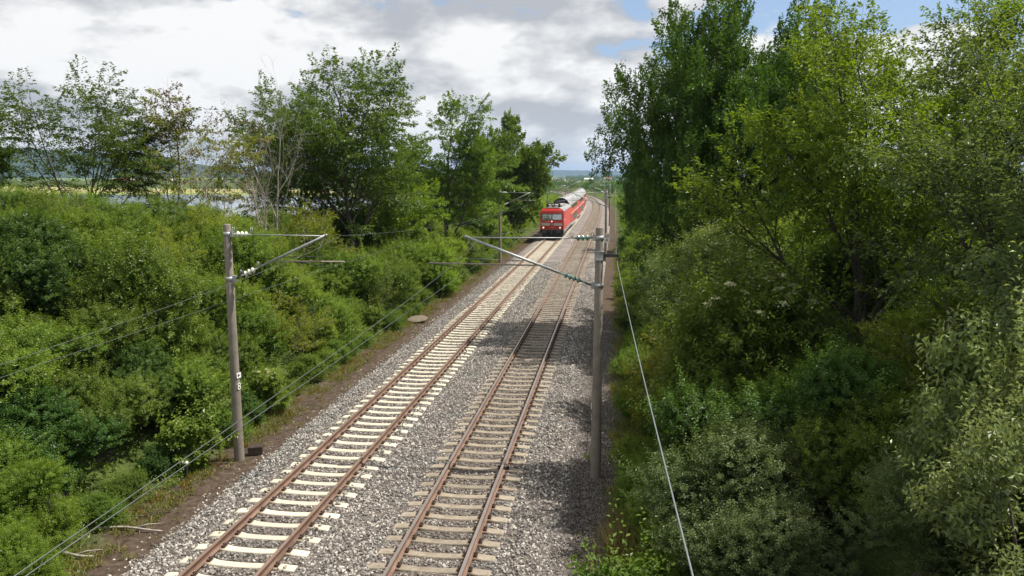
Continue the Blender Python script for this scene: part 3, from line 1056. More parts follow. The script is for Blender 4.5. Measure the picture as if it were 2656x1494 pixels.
def mast(name, s, off, side, label, ins_mat, cant=True, reach=2.85, low=True, group=None, top=6.5, long_arm=False, feeder=False, full=True):
    """side: +1 = the arm reaches towards +offset"""
    X, Y, H = path(s, off)
    o = empty(name, (float(X), float(Y), -0.55), float(H))
    tag(o, label, 'catenary mast', group)
    zt = top + 0.55
    mb = MB()
    n = 20
    mb.lathe((0, 0, -0.4), (0, 0, zt), [(0, 0.152), (0.4, 0.150), (zt * 0.5, 0.128), (zt + 0.385, 0.104), (zt + 0.4, 0.098)], n)
    mb.build('pole', CONC_POLE, o)
    if not cant:
        return o
    e = side
    z1, z0 = 6.22 + 0.55, 4.93 + 0.55            # top tube and foot of the raking tube
    zr = 5.50 + 0.55
    r0 = 0.115
    mb = MB()
    mb.box((e * (r0 + 0.02), 0, z1), (0.09, 0.12, 0.16))
    mb.tube([(0, 0, z1 - 0.06), (0, 0, z1 + 0.06)], 0.122, 16)
    mb.build('bracket', GALV, o)
    mb = MB()
    mb.box((e * (r0 + 0.035), 0, z0), (0.10, 0.12, 0.18))
    mb.tube([(0, 0, z0 - 0.06), (0, 0, z0 + 0.06)], 0.132, 16)
    mb.build('bracket', GALV, o)
    a = Vector((e * (r0 + 0.05), 0, z1))
    b = Vector((e * (r0 + 0.62), 0, z1 - 0.01))
    mb = MB()
    insulator(mb, a, b, 3, 0.085)
    i1 = mb.build('insulator', ins_mat, o)
    tip = Vector((e * reach, 0, z1 - 0.03))
    mb = MB()
    mb.tube([b, tip], 0.015, 8)
    mb.build('top_tube', GALV, o)
    c = Vector((e * (r0 + 0.06), 0, z0))
    dirn = (tip + Vector((e * 0.06, 0, 0.0)) - c).normalized()
    d1 = c + dirn * 0.20
    d2 = c + dirn * (0.78 if not long_arm else 0.95)
    mb = MB()
    mb.tube([c, d1], 0.028, 8)
    mb.build('hinge_rod', STEEL_DARK, o)
    mb = MB()
    insulator(mb, d1, d2, 3 if not long_arm else 4, 0.085)
    i2 = mb.build('insulator', ins_mat, o)
    mb = MB()
    end = tip + Vector((e * 0.10, 0, 0.03))
    mb.tube([d2, end], 0.036, 10)
    mb.tube([end - Vector((0, 0.05, 0.0)), end + Vector((0, 0.05, 0.0))], 0.030, 6)
    mb.tube([tip, end], 0.026, 6)
    mb.build('raking_tube', GALV, o)
    if full:
        mb = MB()
        horns(mb, b, (1, 0, 0), (0, 0, 1), 0.20)
        mb.build('arcing_horn', GALV, i1)
        mb = MB()
        horns(mb, a + Vector((e * 0.03, 0, 0)), (1, 0, 0), (0, 0, 1), 0.20)
        mb.build('arcing_horn', GALV, i1)
        if not long_arm:
            mb = MB()
            horns(mb, d2, (1, 0, 0), (0, 0, 1), 0.18)
            mb.build('arcing_horn', GALV, i2)
            mb = MB()
            horns(mb, d1, (1, 0, 0), (0, 0, 1), 0.18)
            mb.build('arcing_horn', GALV, i2)
    # registration arm, hung from the raking tube
    t = (zr - d2.z) / (end.z - d2.z)
    q = d2 + (end - d2) * t
    x_end = e * (reach + (0.62 if not long_arm else 1.15))
    mb = MB()
    mb.tube([q, q + Vector((e * 0.05, 0, -0.05)), Vector((x_end, 0, zr - 0.03))], [0.022, 0.022, 0.020], 8)
    mb.tube([q + Vector((0, 0, 0.02)), q + Vector((0, 0, -0.06))], 0.03, 6)
    mb.build('registration_arm', ROD_BROWN, o)
    q2 = d2 + (end - d2) * min(t + 0.13, 0.9)
    mb = MB()
    mb.tube([q2, q2 + Vector((e * 0.02, 0, -0.06)), Vector((e * (reach - 0.0), 0, zr + 0.12))], 0.015, 6)
    mb.build('support_rod', GALV, o)
    # steady arm and its clamp on the contact wire
    xw = e * (reach + 0.03)
    mb = MB()
    far = Vector((e * (reach - 0.85) if not long_arm else x_end - e * 0.15, 0, zr - 0.07))
    mb.tube([far, Vector((xw, 0, zr - 0.15)), Vector((xw, 0, zr - 0.21))], 0.011, 5)
    mb.tube([far, far + Vector((0, 0, 0.09))], 0.012, 5)
    mb.build('steady_arm', STEEL_DARK if long_arm else WIRE_MAT, o)
    mb = MB()
    mb.tube([tip + Vector((e * 0.05, 0, -0.02)), Vector((e * (reach - 0.27), 0, zr + (0.0 if not long_arm else 0.25)))], 0.008, 5)
    mb.build('tie_wire', GALV, o)
    if feeder:
        zf = 5.74 + 0.55
        mb = MB()
        mb.tube([(0, 0, zf - 0.13), (0, 0, zf - 0.11), (0, 0, zf + 0.11), (0, 0, zf + 0.13)], [0.135, 0.126, 0.126, 0.135], 18)
        mb.build('clamp_band', GALV, o)
        mb = MB()
        mb.box((-e * 0.30, 0, zf + 0.045), (0.44, 0.05, 0.012))
        mb.box((-e * 0.30, 0, zf), (0.44, 0.014, 0.08))
        mb.box((-e * 0.13, 0, zf), (0.03, 0.12, 0.20))
        br = mb.build('feeder_bracket', STEEL_DARK, o)
        mb = MB()
        ring = [Vector((-e * 0.47, 0.045 * math.cos(k * math.pi / 5), zf - 0.10 + 0.045 * math.sin(k * math.pi / 5))) for k in range(11)]
        mb.tube(ring, 0.009, 5)
        mb.tube([(-e * 0.47, 0, zf - 0.04), (-e * 0.47, 0, zf - 0.06)], 0.009, 5)
        mb.build('hanger_ring', STEEL_DARK, br)
    return o


MAST_Y = 20.82
SPAN = 53.0
OL, OR = -11.0 - MID, -0.40 - MID
G_M = 'masts of the overhead line further along the tracks'
ml = mast('catenary_mast', MAST_Y, OL, +1, 'round concrete mast with cream insulators and white painted marks beside the pale-sleeper track', INS_CREAM)
mr = mast('catenary_mast', MAST_Y, OR, -1, 'round concrete mast with green glass insulators and a side bracket holding the feeder wire', INS_GREEN, reach=3.56, long_arm=True, feeder=True)

# white marks painted on the two near masts
def text_mesh(name, body, size, mat, extr=0.002):
    cu = bpy.data.curves.new(name, 'FONT')
    cu.body = body
    cu.size = size
    cu.align_x = 'CENTER'
    cu.align_y = 'CENTER'
    cu.extrude = extr
    cu.space_line = 0.86
    tmp = bpy.data.objects.new(name + '_tmp', cu)
    COL.objects.link(tmp)
    dg = bpy.context.evaluated_depsgraph_get()
    me = bpy.data.meshes.new_from_object(tmp.evaluated_get(dg))
    bpy.data.objects.remove(tmp)
    me.materials.clear()
    me.materials.append(mat)
    me.name = name
    return me


def put_text(name, body, size, mat, parent, loc, rot):
    o = bpy.data.objects.new(name, text_mesh(name, body, size, mat))
    link(o, parent)
    o.location = loc
    o.rotation_euler = rot
    return o


az = R(74)
pl = MB()
pl.box((0, 0, 0), (0.17, 0.012, 0.16))
plo = pl.build('number_plate', WHITE_PAINT, ml, (0.147 * math.sin(az), -0.147 * math.cos(az), 2.62), az)
tri = MB()
tri.add([(-0.045, -0.0085, -0.045), (0.05, -0.0085, 0.0), (-0.045, -0.0085, 0.045), (-0.045, -0.004, -0.045), (0.05, -0.004, 0.0), (-0.045, -0.004, 0.045)],
        [(0, 1, 2), (5, 4, 3), (0, 3, 4, 1), (1, 4, 5, 2), (2, 5, 3, 0)])
tri.build('painted_arrow', BLACK_PAINT, plo)
put_text('painted_number', '8', 0.30, WHITE_PAINT, ml, (0.145 * math.sin(az), -0.145 * math.cos(az), 2.28), (R(90), 0, az))
az = R(-78)
put_text('painted_number', '7', 0.26, WHITE_PAINT, mr, (0.147 * math.sin(az), -0.147 * math.cos(az), 1.75), (R(90), 0, az))
put_text('painted_number', '8', 0.26, WHITE_PAINT, mr, (0.147 * math.sin(az), -0.147 * math.cos(az), 2.10), (R(90), 0, az))

# masts further on: one prototype for each side, then copies
proto_l = proto_r = None
MASTS_L, MASTS_R = [MAST_Y], [MAST_Y]
for k in range(1, 15):
    s = MAST_Y + SPAN * k
    for side in ('l', 'r'):
        off = OL if side == 'l' else OR
        sk = s + (1.5 if side == 'r' else 0)
        if side == 'r' and k == 1:
            m2 = mast('catenary_mast', sk, off - 0.45, -1, 'concrete mast carrying the kilometre board 60 4', INS_GREEN, reach=3.4, full=False, feeder=True)
            bd = MB()
            bd.box((0, -0.13, 0), (0.54, 0.012, 0.92))
            bd.box((0, -0.115, 0.25), (0.30, 0.03, 0.05))
            bd.box((0, -0.115, -0.25), (0.30, 0.03, 0.05))
            bo = bd.build('kilometre_board', surf('board_grey_white', (0.80, 0.78, 0.72), 0.6, var=0.05), m2, (0.10, 0, 2.36))
            put_text('board_number', '60', 0.46, BLACK_PAINT, bo, (0.0, -0.139, 0.19), (R(90), 0, 0))
            put_text('board_number', '4', 0.46, BLACK_PAINT, bo, (0.0, -0.139, -0.20), (R(90), 0, 0))
        elif (proto_l if side == 'l' else proto_r) is None:
            lab = 'plain concrete mast on the side of the pale-sleeper track, further along the line' if side == 'l' else 'plain concrete mast on the side of the brown-sleeper track, further along the line'
            p = mast('catenary_mast', sk, off - (0.45 if side == 'r' else 0), 1 if side == 'l' else -1, lab, INS_CREAM if side == 'l' else INS_GREEN, reach=2.85 if side == 'l' else 3.4, full=False, group=G_M + (', left' if False else ''), feeder=(side == 'r'))
            if side == 'l':
                proto_l = p
                p['group'] = 'plain masts beside the pale-sleeper track'
            else:
                proto_r = p
                p['group'] = 'plain masts beside the brown-sleeper track'
        else:
            c = copy_tree(proto_l if side == 'l' else proto_r)
            X, Y, H = path(sk, off - (0.45 if side == 'r' else 0))
            c.location = (float(X), float(Y), -0.55)
            c.rotation_euler = (0, 0, float(H))
        (MASTS_L if side == 'l' else MASTS_R).append(sk)


# ------------------------------------------------------------------ wires
def line_wire(name, label, off, zfun, mat, r, s0, s1, step=3.0, offfun=None):
    pts = []
    for s in np.arange(s0, s1, step):
        o = off if offfun is None else offfun(s)
        X, Y, H = path(s, o)
        pts.append((float(X), float(Y), zfun(s)))
    mb = MB()
    mb.tube(pts, r, 5)
    return tag(mb.build(name, mat), label, 'wire', 'overhead line wires')


def messenger_z(s):
    k = (s - MAST_Y) / SPAN
    t = k - math.floor(k)
    sag = 0.80 if s > MAST_Y else 0.86
    return 6.20 - sag * (1 - (2 * t - 1) ** 2) ** (1.0 if s > MAST_Y else 0.62)


def stagger(base, sgn):
    def fn(s):
        k = (s - MAST_Y) / SPAN
        t = k - math.floor(k)
        a, b = (0.3, -0.3) if math.floor(k) % 2 == 0 else (-0.3, 0.3)
        return base + sgn * (a + (b - a) * t)
    return fn


for cen, nm, sg in ((TL, 'pale-sleeper', -1), (TR, 'brown-sleeper', -1)):
    line_wire('contact_wire', 'lower contact wire strung above the %s track' % nm, cen - MID, lambda s: 5.29, WIRE_MAT, 0.0050, 3, 700, offfun=stagger(cen - MID, sg))
    mw = line_wire('messenger_wire', 'upper sagging messenger wire strung above the %s track' % nm, cen - MID, messenger_z, WIRE_MAT, 0.0050, 3, 700, step=2.0)
    st = stagger(cen - MID, sg)
    for k in range(0, 4):
        for q in (0.14, 0.32, 0.5, 0.68, 0.86):
            s = MAST_Y + SPAN * (k + q)
            a = path(s, cen - MID)
            b = path(s, st(s))
            mb = MB()
            mb.tube([(float(a[0]), float(a[1]), messenger_z(s)), (float(b[0]), float(b[1]), 5.29)], 0.005, 4)
            mb.build('dropper', WIRE_MAT, mw)

# the feeder wire along the mast with the side bracket
fp = []
A = Vector((0.08, MAST_Y, 5.58))
Bp = Vector((1.10, -14.0, 5.9))
for k in range(41):
    t = k / 40
    p = Bp.lerp(A, t)
    fp.append((p.x, p.y, p.z - 0.42 * (1 - (2 * t - 1) ** 2)))
for k in range(0, 6):
    a = path(MAST_Y + SPAN * k, OR + 0.47)
    b = path(MAST_Y + SPAN * (k + 1), OR + 0.47)
    for i in range(1, 13):
        t = i / 12
        x, y, h = path(MAST_Y + SPAN * (k + t), OR + 0.47)
        fp.append((float(x), float(y), 5.58 - 0.9 * (1 - (2 * t - 1) ** 2)))
mb = MB()
mb.tube(fp, 0.0075, 6)
tag(mb.build('feeder_wire', FEED_MAT), 'single grey feeder wire hanging from the side brackets beside the brown-sleeper track', 'wire')


# ------------------------------------------------------------------ the train
def slab(mb, x0, x1, z0, z1, yf, th=0.05, mat=0):
    """a piece of the raked front wall: outer face at yf(z)"""
    v = []
    for y in (0, th):
        for (x, z) in ((x0, z0), (x1, z0), (x1, z1), (x0, z1)):
            v.append((x, yf(z) + y, z))
    mb.add(v, [(0, 1, 2, 3), (7, 6, 5, 4), (0, 4, 5, 1), (1, 5, 6, 2), (2, 6, 7, 3), (3, 7, 4, 0)], mat)


def bogie(parent, name, y, axles, wheel_r, frame_col):
    mb = MB()
    for s in (-1, 1):
        mb.box((s * 1.02, y, 0.62), (0.16, (axles[-1] - axles[0]) + 1.0, 0.26))
        mb.box((s * 1.06, y, 0.40), (0.20, 0.9, 0.22))
        for ax in axles:
            mb.box((s * 1.05, y + ax, 0.52), (0.22, 0.34, 0.32))
    mb.box((0, y, 0.62), (2.0, 0.5, 0.22))
    b = mb.build(name, frame_col, parent)
    for ax in axles:
        wm = MB()
        for s in (-1, 1):
            wm.lathe((s * 0.70, y + ax, wheel_r), (s * 0.84, y + ax, wheel_r), [(0, wheel_r + 0.03), (0.03, wheel_r + 0.03), (0.035, wheel_r), (0.13, wheel_r - 0.005), (0.14, wheel_r * 0.6)], 22)
        wm.lathe((-0.72, y + ax, wheel_r), (0.72, y + ax, wheel_r), [(0, 0.09), (1.44, 0.09)], 10)
        wm.build('wheelset', T_GREY, b)
    return b


def loco(s_front):
    LEN = 15.6
    X, Y, H = path(s_front, TL - MID)
    X2, Y2, H2 = path(s_front + LEN, TL - MID)
    o = empty('locomotive', (float(X), float(Y), 0), math.atan2(-(float(X2) - float(X)), float(Y2) - float(Y)))
    tag(o, 'red electric locomotive with white front panels and lit headlamps leading the train', 'locomotive')
    HW = 1.47
    ZB, ZW0, ZW1, ZT, ZR = 1.18, 2.36, 3.10, 3.42, 3.80

    def yf(z):
        return 0.0 if z < 2.05 else (z - 2.05) * 0.20
    FW = HW - 0.10                                 # the front narrows at rounded corners
    mb = MB()
    slab(mb, -FW, FW, ZB, 2.05, yf)
    slab(mb, -FW, FW, 2.05, ZW0, yf)
    slab(mb, -FW, -FW + 0.13, ZW0, ZW1, yf)
    slab(mb, FW - 0.13, FW, ZW0, ZW1, yf)
    slab(mb, -FW, FW, ZW1, ZT, yf)
    for s in (-1, 1):                              # rounded corners and the long sides
        col = []
        for z in (ZB, 2.05, ZW0, ZW1, ZT):
            y = yf(z)
            col.append([(s * FW, y, z), (s * (FW + 0.055), y + 0.02, z), (s * (HW - 0.012), y + 0.065, z), (s * HW, y + 0.14, z)])
        vs = [p for c in col for p in c]
        fs = []
        for i in range(len(col) - 1):
            for k in range(3):
                q = (i * 4 + k, i * 4 + k + 1, (i + 1) * 4 + k + 1, (i + 1) * 4 + k)
                fs.append(q if s > 0 else q[::-1])
        mb.add(vs, fs, 0, True)
        # side wall: cab part in front, body behind, with the cab side window left open
        y0 = 0.14
        zz = [ZB, 2.05, ZT]
        pts_f = [(s * HW, yf(z) + y0, z) for z in zz]
        pts_b = [(s * HW, LEN, z) for z in zz]
        for i in range(2):
            q = [pts_f[i], pts_b[i], pts_b[i + 1], pts_f[i + 1]]
            mb.add(q, [(0, 1, 2, 3) if s > 0 else (3, 2, 1, 0)], 1)
        mb.add([(s * (HW - 0.05), yf(z) + 0.3, z) for z in zz] + [(s * (HW - 0.05), LEN, z) for z in zz], [(0, 1, 4, 3), (1, 2, 5, 4)], 1)
    # brow over the windscreen, curving into the roof
    brow = [(ZT, yf(ZT)), (ZT + 0.13, yf(ZT) + 0.07), (ZT + 0.25, yf(ZT) + 0.22), (ZT + 0.32, yf(ZT) + 0.45)]
    vs = []
    for i, (z, y) in enumerate(brow):
        wv = FW + 0.06 - 0.10 * i
        vs += [(-wv, y, z), (wv, y, z)]
    mb.add(vs, [(0, 1, 3, 2), (2, 3, 5, 4), (4, 5, 7, 6)], 0, True)
    for s in (-1, 1):
        cs = [(s * HW, yf(ZT) + 0.14, ZT), (s * (FW + 0.06), yf(ZT), ZT)] + [(s * (FW + 0.06 - 0.10 * i), y, z) for i, (z, y) in enumerate(brow)][1:] + [(s * 1.22, yf(ZT) + 0.5, ZT + 0.27), (s * HW, yf(ZT) + 0.55, ZT)]
        mb.add(cs, [tuple(range(len(cs))) if s > 0 else tuple(range(len(cs)))[::-1]], 0, True)
    mb.quad((HW, LEN, ZB), (-HW, LEN, ZB), (-HW, LEN, ZT), (HW, LEN, ZT))
    body = mb.build('body', [T_RED, T_RED_SIDE], o)
    # window surround, pillar and panes
    mb = MB()
    slab(mb, -0.06, 0.06, ZW0 - 0.02, ZW1 + 0.02, lambda z: yf(z) - 0.012, 0.05)
    slab(mb, -FW + 0.12, FW - 0.12, ZW1 - 0.045, ZW1 + 0.015, lambda z: yf(z) - 0.012, 0.05)
    slab(mb, -FW + 0.12, FW - 0.12, ZW0 - 0.015, ZW0 + 0.045, lambda z: yf(z) - 0.012, 0.05)
    for s in (-1, 1):
        slab(mb, s * (FW - 0.145) - 0.035, s * (FW - 0.145) + 0.035, ZW0 + 0.045, ZW1 - 0.045, lambda z: yf(z) - 0.012, 0.05)
    ws = mb.build('windscreen_frame', BLACK_PAINT, o)
    for x0, x1 in ((-FW + 0.18, -0.06), (0.06, FW - 0.18)):
        mb = MB()
        slab(mb, x0, x1, ZW0 + 0.045, ZW1 - 0.045, lambda z: yf(z) + 0.012, 0.012)
        mb.build('windscreen', T_WIND, ws)
    # sun blind behind the left pane
    mb = MB()
    mb.box((-0.62, 0.36, 2.95), (1.0, 0.02, 0.18))
    mb.build('sun_blind', T_PANEL, o)
    mb = MB()
    mb.box((0, 1.75, 2.4), (2.7, 0.05, 1.9))
    mb.box((0, 0.95, 1.45), (2.7, 1.7, 0.05))
    mb.box((0, 0.50, 2.14), (2.5, 0.55, 0.36))
    mb.build('cab_interior', T_INT, o)
    # roof
    mb = MB()
    prof = [(-HW, ZT), (-1.10, ZR - 0.08), (-0.9, ZR), (0.9, ZR), (1.10, ZR - 0.08), (HW, ZT)]
    ya, yb = yf(ZT) + 0.5, LEN
    vs = [(x, ya, z) for x, z in prof] + [(x, yb, z) for x, z in prof]
    n = len(prof)
    mb.add(vs, [(k, k + 1, n + k + 1, n + k) for k in range(n - 1)] + [tuple(range(n))[::-1], tuple(range(n, 2 * n))])
    mb.box((0, 0.95, ZR + 0.04), (1.7, 0.5, 0.08))
    mb.box((0, 8.2, ZR + 0.10), (1.9, 7.0, 0.20))
    rf = mb.build('roof', T_LROOF, o)
    for s in (-1, 1):                              # slanted machine-room lights
        for k in range(4):
            y = 3.0 + 2.9 * k
            mb = MB()
            ax, az_, bx, bz = s * (HW - 0.03), ZT + 0.06, s * 1.16, ZR - 0.13
            nx, nz = 0.012 * s, 0.012
            mb.add([(ax + nx, y, az_ + nz), (ax + nx, y + 2.0, az_ + nz), (bx + nx, y + 2.0, bz + nz), (bx + nx, y, bz + nz),
                    (ax - nx, y, az_ - nz), (ax - nx, y + 2.0, az_ - nz), (bx - nx, y + 2.0, bz - nz), (bx - nx, y, bz - nz)],
                   [(0, 1, 2, 3), (7, 6, 5, 4), (0, 4, 5, 1), (1, 5, 6, 2), (2, 6, 7, 3), (3, 7, 4, 0)])
            mb.build('roof_light', T_SIDEGL, rf)
    # pressed ribs along the sides
    for s in (-1, 1):
        for k in range(12):
            z = 1.36 + k * 0.165
            mb = MB()
            mb.add([(s * HW, 1.9, z), (s * HW, LEN - 1.9, z), (s * HW, LEN - 1.9, z + 0.085), (s * HW, 1.9, z + 0.085),
                    (s * (HW + 0.028), 1.93, z + 0.028), (s * (HW + 0.028), LEN - 1.93, z + 0.028), (s * (HW + 0.028), LEN - 1.93, z + 0.057), (s * (HW + 0.028), 1.93, z + 0.057)],
                   [(0, 1, 5, 4), (1, 2, 6, 5), (2, 3, 7, 6), (3, 0, 4, 7), (4, 5, 6, 7)])
            mb.build('side_rib', T_RED_SIDE, o)
        mb = MB()
        mb.box((s * (HW + 0.004), 0.95, 2.72), (0.02, 0.62, 0.62))
        mb.build('cab_side_window', T_GLASS, o)
        mb = MB()
        mb.tube([(s * (HW + 0.05), 1.42, 1.3), (s * (HW + 0.05), 1.42, 2.5)], 0.018, 5)
        mb.build('grab_rail', T_WHITE, o)
    # front: panels, emblem, number, lamps
    for s in (-1, 1):
        mb = MB()
        slab(mb, s * 0.77 - 0.52, s * 0.77 + 0.52, 1.66, 1.98, lambda z: -0.014, 0.012)
        mb.build('front_panel', T_PANEL, o)
    mb = MB()
    slab(mb, -0.17, 0.17, 1.69, 1.95, lambda z: -0.014, 0.012)
    em = mb.build('emblem', T_PANEL, o)
    mb = MB()
    slab(mb, -0.145, 0.145, 1.712, 1.928, lambda z: -0.019, 0.004)
    mb.build('emblem_field', T_RED, em)
    put_text('emblem_letters', 'DB', 0.19, T_PANEL, em, (0, -0.023, 1.82), (R(90), 0, 0))
    put_text('running_number', '114 007', 0.20, T_PANEL, o, (0, -0.006, 1.42), (R(90), 0, 0))
    for x, mt in ((-1.03, T_LAMP), (1.03, T_LAMP2)):
        mb = MB()
        mb.lathe((x, 0.03, 1.42), (x, -0.05, 1.42), [(0, 0.13), (0.07, 0.13), (0.08, 0.11)], 18)
        hb = mb.build('headlamp_housing', T_GREY, o)
        mb = MB()
        mb.lathe((x, -0.045, 1.42), (x, -0.06, 1.42), [(0, 0.105), (0.008, 0.10), (0.015, 0.07)], 18)
        mb.build('headlamp', mt, hb)
    mb = MB()
    mb.lathe((0, 0.06, 2.18), (0, -0.05, 2.18), [(0, 0.085), (0.10, 0.085), (0.11, 0.07)], 14)
    mb.build('top_lamp', T_LAMP2, o)
    for s in (-1, 1):
        mb = MB()
        mb.box((s * 0.42, 0.005, 2.17), (0.03, 0.05, 0.13))
        mb.build('wiper_pivot', T_WHITE, o)
        mb = MB()
        mb.tube([(s * 0.5, 0.03, 2.26), (s * 0.28, 0.12, 2.72)], 0.012, 4)
        mb.build('wiper', BLACK_PAINT, o)
    # grey frame, black buffer beam, buffers, coupling, rail guards
    mb = MB()
    for s in (-1, 1):
        mb.box((s * (HW - 0.02), LEN / 2 + 0.1, 0.96), (0.06, LEN - 0.3, 0.44))
    mb.build('side_frame', T_GREY, o)
    mb = MB()
    mb.box((0, LEN / 2, 1.02), (2.7, LEN - 0.2, 0.30))
    mb.box((0, 0.02, 0.98), (2.86, 0.18, 0.36))
    mb.box((0, 0.0, 1.165), (2.5, 0.26, 0.02), 1)
    mb.build('buffer_beam', [T_BLACK, T_GREY], o)
    for s in (-1, 1):
        mb = MB()
        mb.lathe((s * 0.875, -0.05, 0.98), (s * 0.875, -0.62, 0.98), [(0, 0.13), (0.3, 0.13), (0.3, 0.09), (0.53, 0.09), (0.53, 0.05), (0.57, 0.05)], 14)
        mb.box((s * 0.875, -0.62, 0.98), (0.46, 0.04, 0.36))
        mb.build('buffer', STEEL_DARK, o)
    mb = MB()
    mb.tube([(0, -0.07, 0.95), (0, -0.35, 0.92), (0.02, -0.38, 0.72), (0, -0.30, 0.60)], 0.045, 8)
    mb.build('coupling_hook', STEEL_DARK, o)
    mb = MB()
    for s in (-1, 1):
        mb.tube([(s * 0.45, -0.08, 0.86), (s * 0.47, -0.2, 0.6), (s * 0.50, -0.1, 0.38)], 0.03, 6)
    mb.build('brake_hose', T_BLACK, o)
    mb = MB()
    mb.box((0, 0.35, 0.32), (2.5, 0.05, 0.40))
    mb.box((0, 0.25, 0.60), (2.3, 0.3, 0.45))
    mb.build('rail_guard', T_BLACK, o)
    mb = MB()
    mb.box((0, LEN / 2, 0.62), (2.1, 3.2, 0.6))
    mb.build('underfloor_box', T_BLACK, o)
    for y in (3.9, LEN - 3.9):
        bogie(o, 'bogie', y, (-1.65, 1.65), 0.62, T_BLACK)
    for s in (-1, 1):
        for y in (0.9, 2.0):
            mb = MB()
            mb.tube([(s * (HW + 0.02), y, 1.1), (s * (HW + 0.02), y, 0.35)], 0.02, 5)
            mb.tube([(s * (HW + 0.02), y + 0.45, 1.1), (s * (HW + 0.02), y + 0.45, 0.35)], 0.02, 5)
            mb.box((s * (HW - 0.05), y + 0.22, 0.42), (0.18, 0.5, 0.03))
            mb.box((s * (HW - 0.05), y + 0.22, 0.72), (0.18, 0.5, 0.03))
            mb.build('step', T_GREY, o)
    # roof gear: insulators, bus bars, folded front pantograph, raised rear one
    zi = ZR + 0.08
    for (x, y) in ((-0.75, 1.55), (0.75, 1.55), (-0.75, 3.3), (0.75, 3.3), (0.0, 1.55), (0.0, 4.4), (0.5, 5.2), (-0.5, 5.2)):
        mb = MB()
        mb.lathe((x, y, zi - 0.08), (x, y, zi + 0.36), [(0, 0.07), (0.08, 0.11), (0.14, 0.06), (0.2, 0.10), (0.26, 0.05), (0.32, 0.08), (0.44, 0.05)], 10)
        mb.build('roof_insulator', T_BLACK, rf)
    mb = MB()
    zp = zi + 0.40
    mb.tube([(-0.75, 1.55, zp), (0.75, 1.55, zp)], 0.035, 6)
    mb.tube([(-0.75, 3.3, zp), (0.75, 3.3, zp)], 0.035, 6)
    for s in (-1, 1):
        mb.tube([(s * 0.75, 1.55, zp), (s * 0.75, 3.3, zp)], 0.03, 6)
        mb.tube([(s * 0.70, 3.25, zp), (s * 0.5, 1.3, zp + 0.22), (s * 0.3, 3.0, zp + 0.30)], 0.028, 6)
        mb.tube([(s * 0.95, 1.25, zp + 0.16), (s * 0.72, 1.25, zp + 0.32), (0, 1.25, zp + 0.34)], 0.028, 6)
        mb.tube([(s * 0.95, 1.55, zp + 0.16), (s * 0.72, 1.55, zp + 0.32), (0, 1.55, zp + 0.34)], 0.028, 6)
    mb.build('folded_pantograph', STEEL_DARK, rf)
    mb = MB()
    zp = zi + 0.40
    yb_ = LEN - 2.2
    mb.tube([(-0.75, yb_, zp), (0.75, yb_, zp)], 0.035, 6)
    mb.tube([(-0.75, yb_ - 1.6, zp), (0.75, yb_ - 1.6, zp)], 0.035, 6)
    for s in (-1, 1):
        mb.tube([(s * 0.75, yb_, zp), (s * 0.75, yb_ - 1.6, zp)], 0.03, 6)
        mb.tube([(s * 0.6, yb_, zp), (s * 0.55, yb_ - 1.5, zp + 0.48), (s * 0.3, yb_ - 0.55, 5.16)], 0.028, 6)
        mb.tube([(s * 0.95, yb_ - 0.55, 5.10), (s * 0.7, yb_ - 0.55, 5.24), (0, yb_ - 0.55, 5.26)], 0.03, 6)
    mb.build('raised_pantograph', STEEL_DARK, rf)
    for (x, y) in ((-0.6, yb_), (0.6, yb_), (-0.6, yb_ - 1.6), (0.6, yb_ - 1.6)):
        mb = MB()
        mb.lathe((x, y, zi - 0.08), (x, y, zi + 0.38), [(0, 0.07), (0.08, 0.11), (0.14, 0.06), (0.2, 0.10), (0.26, 0.05), (0.32, 0.08), (0.46, 0.05)], 10)
        mb.build('roof_insulator', T_BLACK, rf)
    return o, LEN


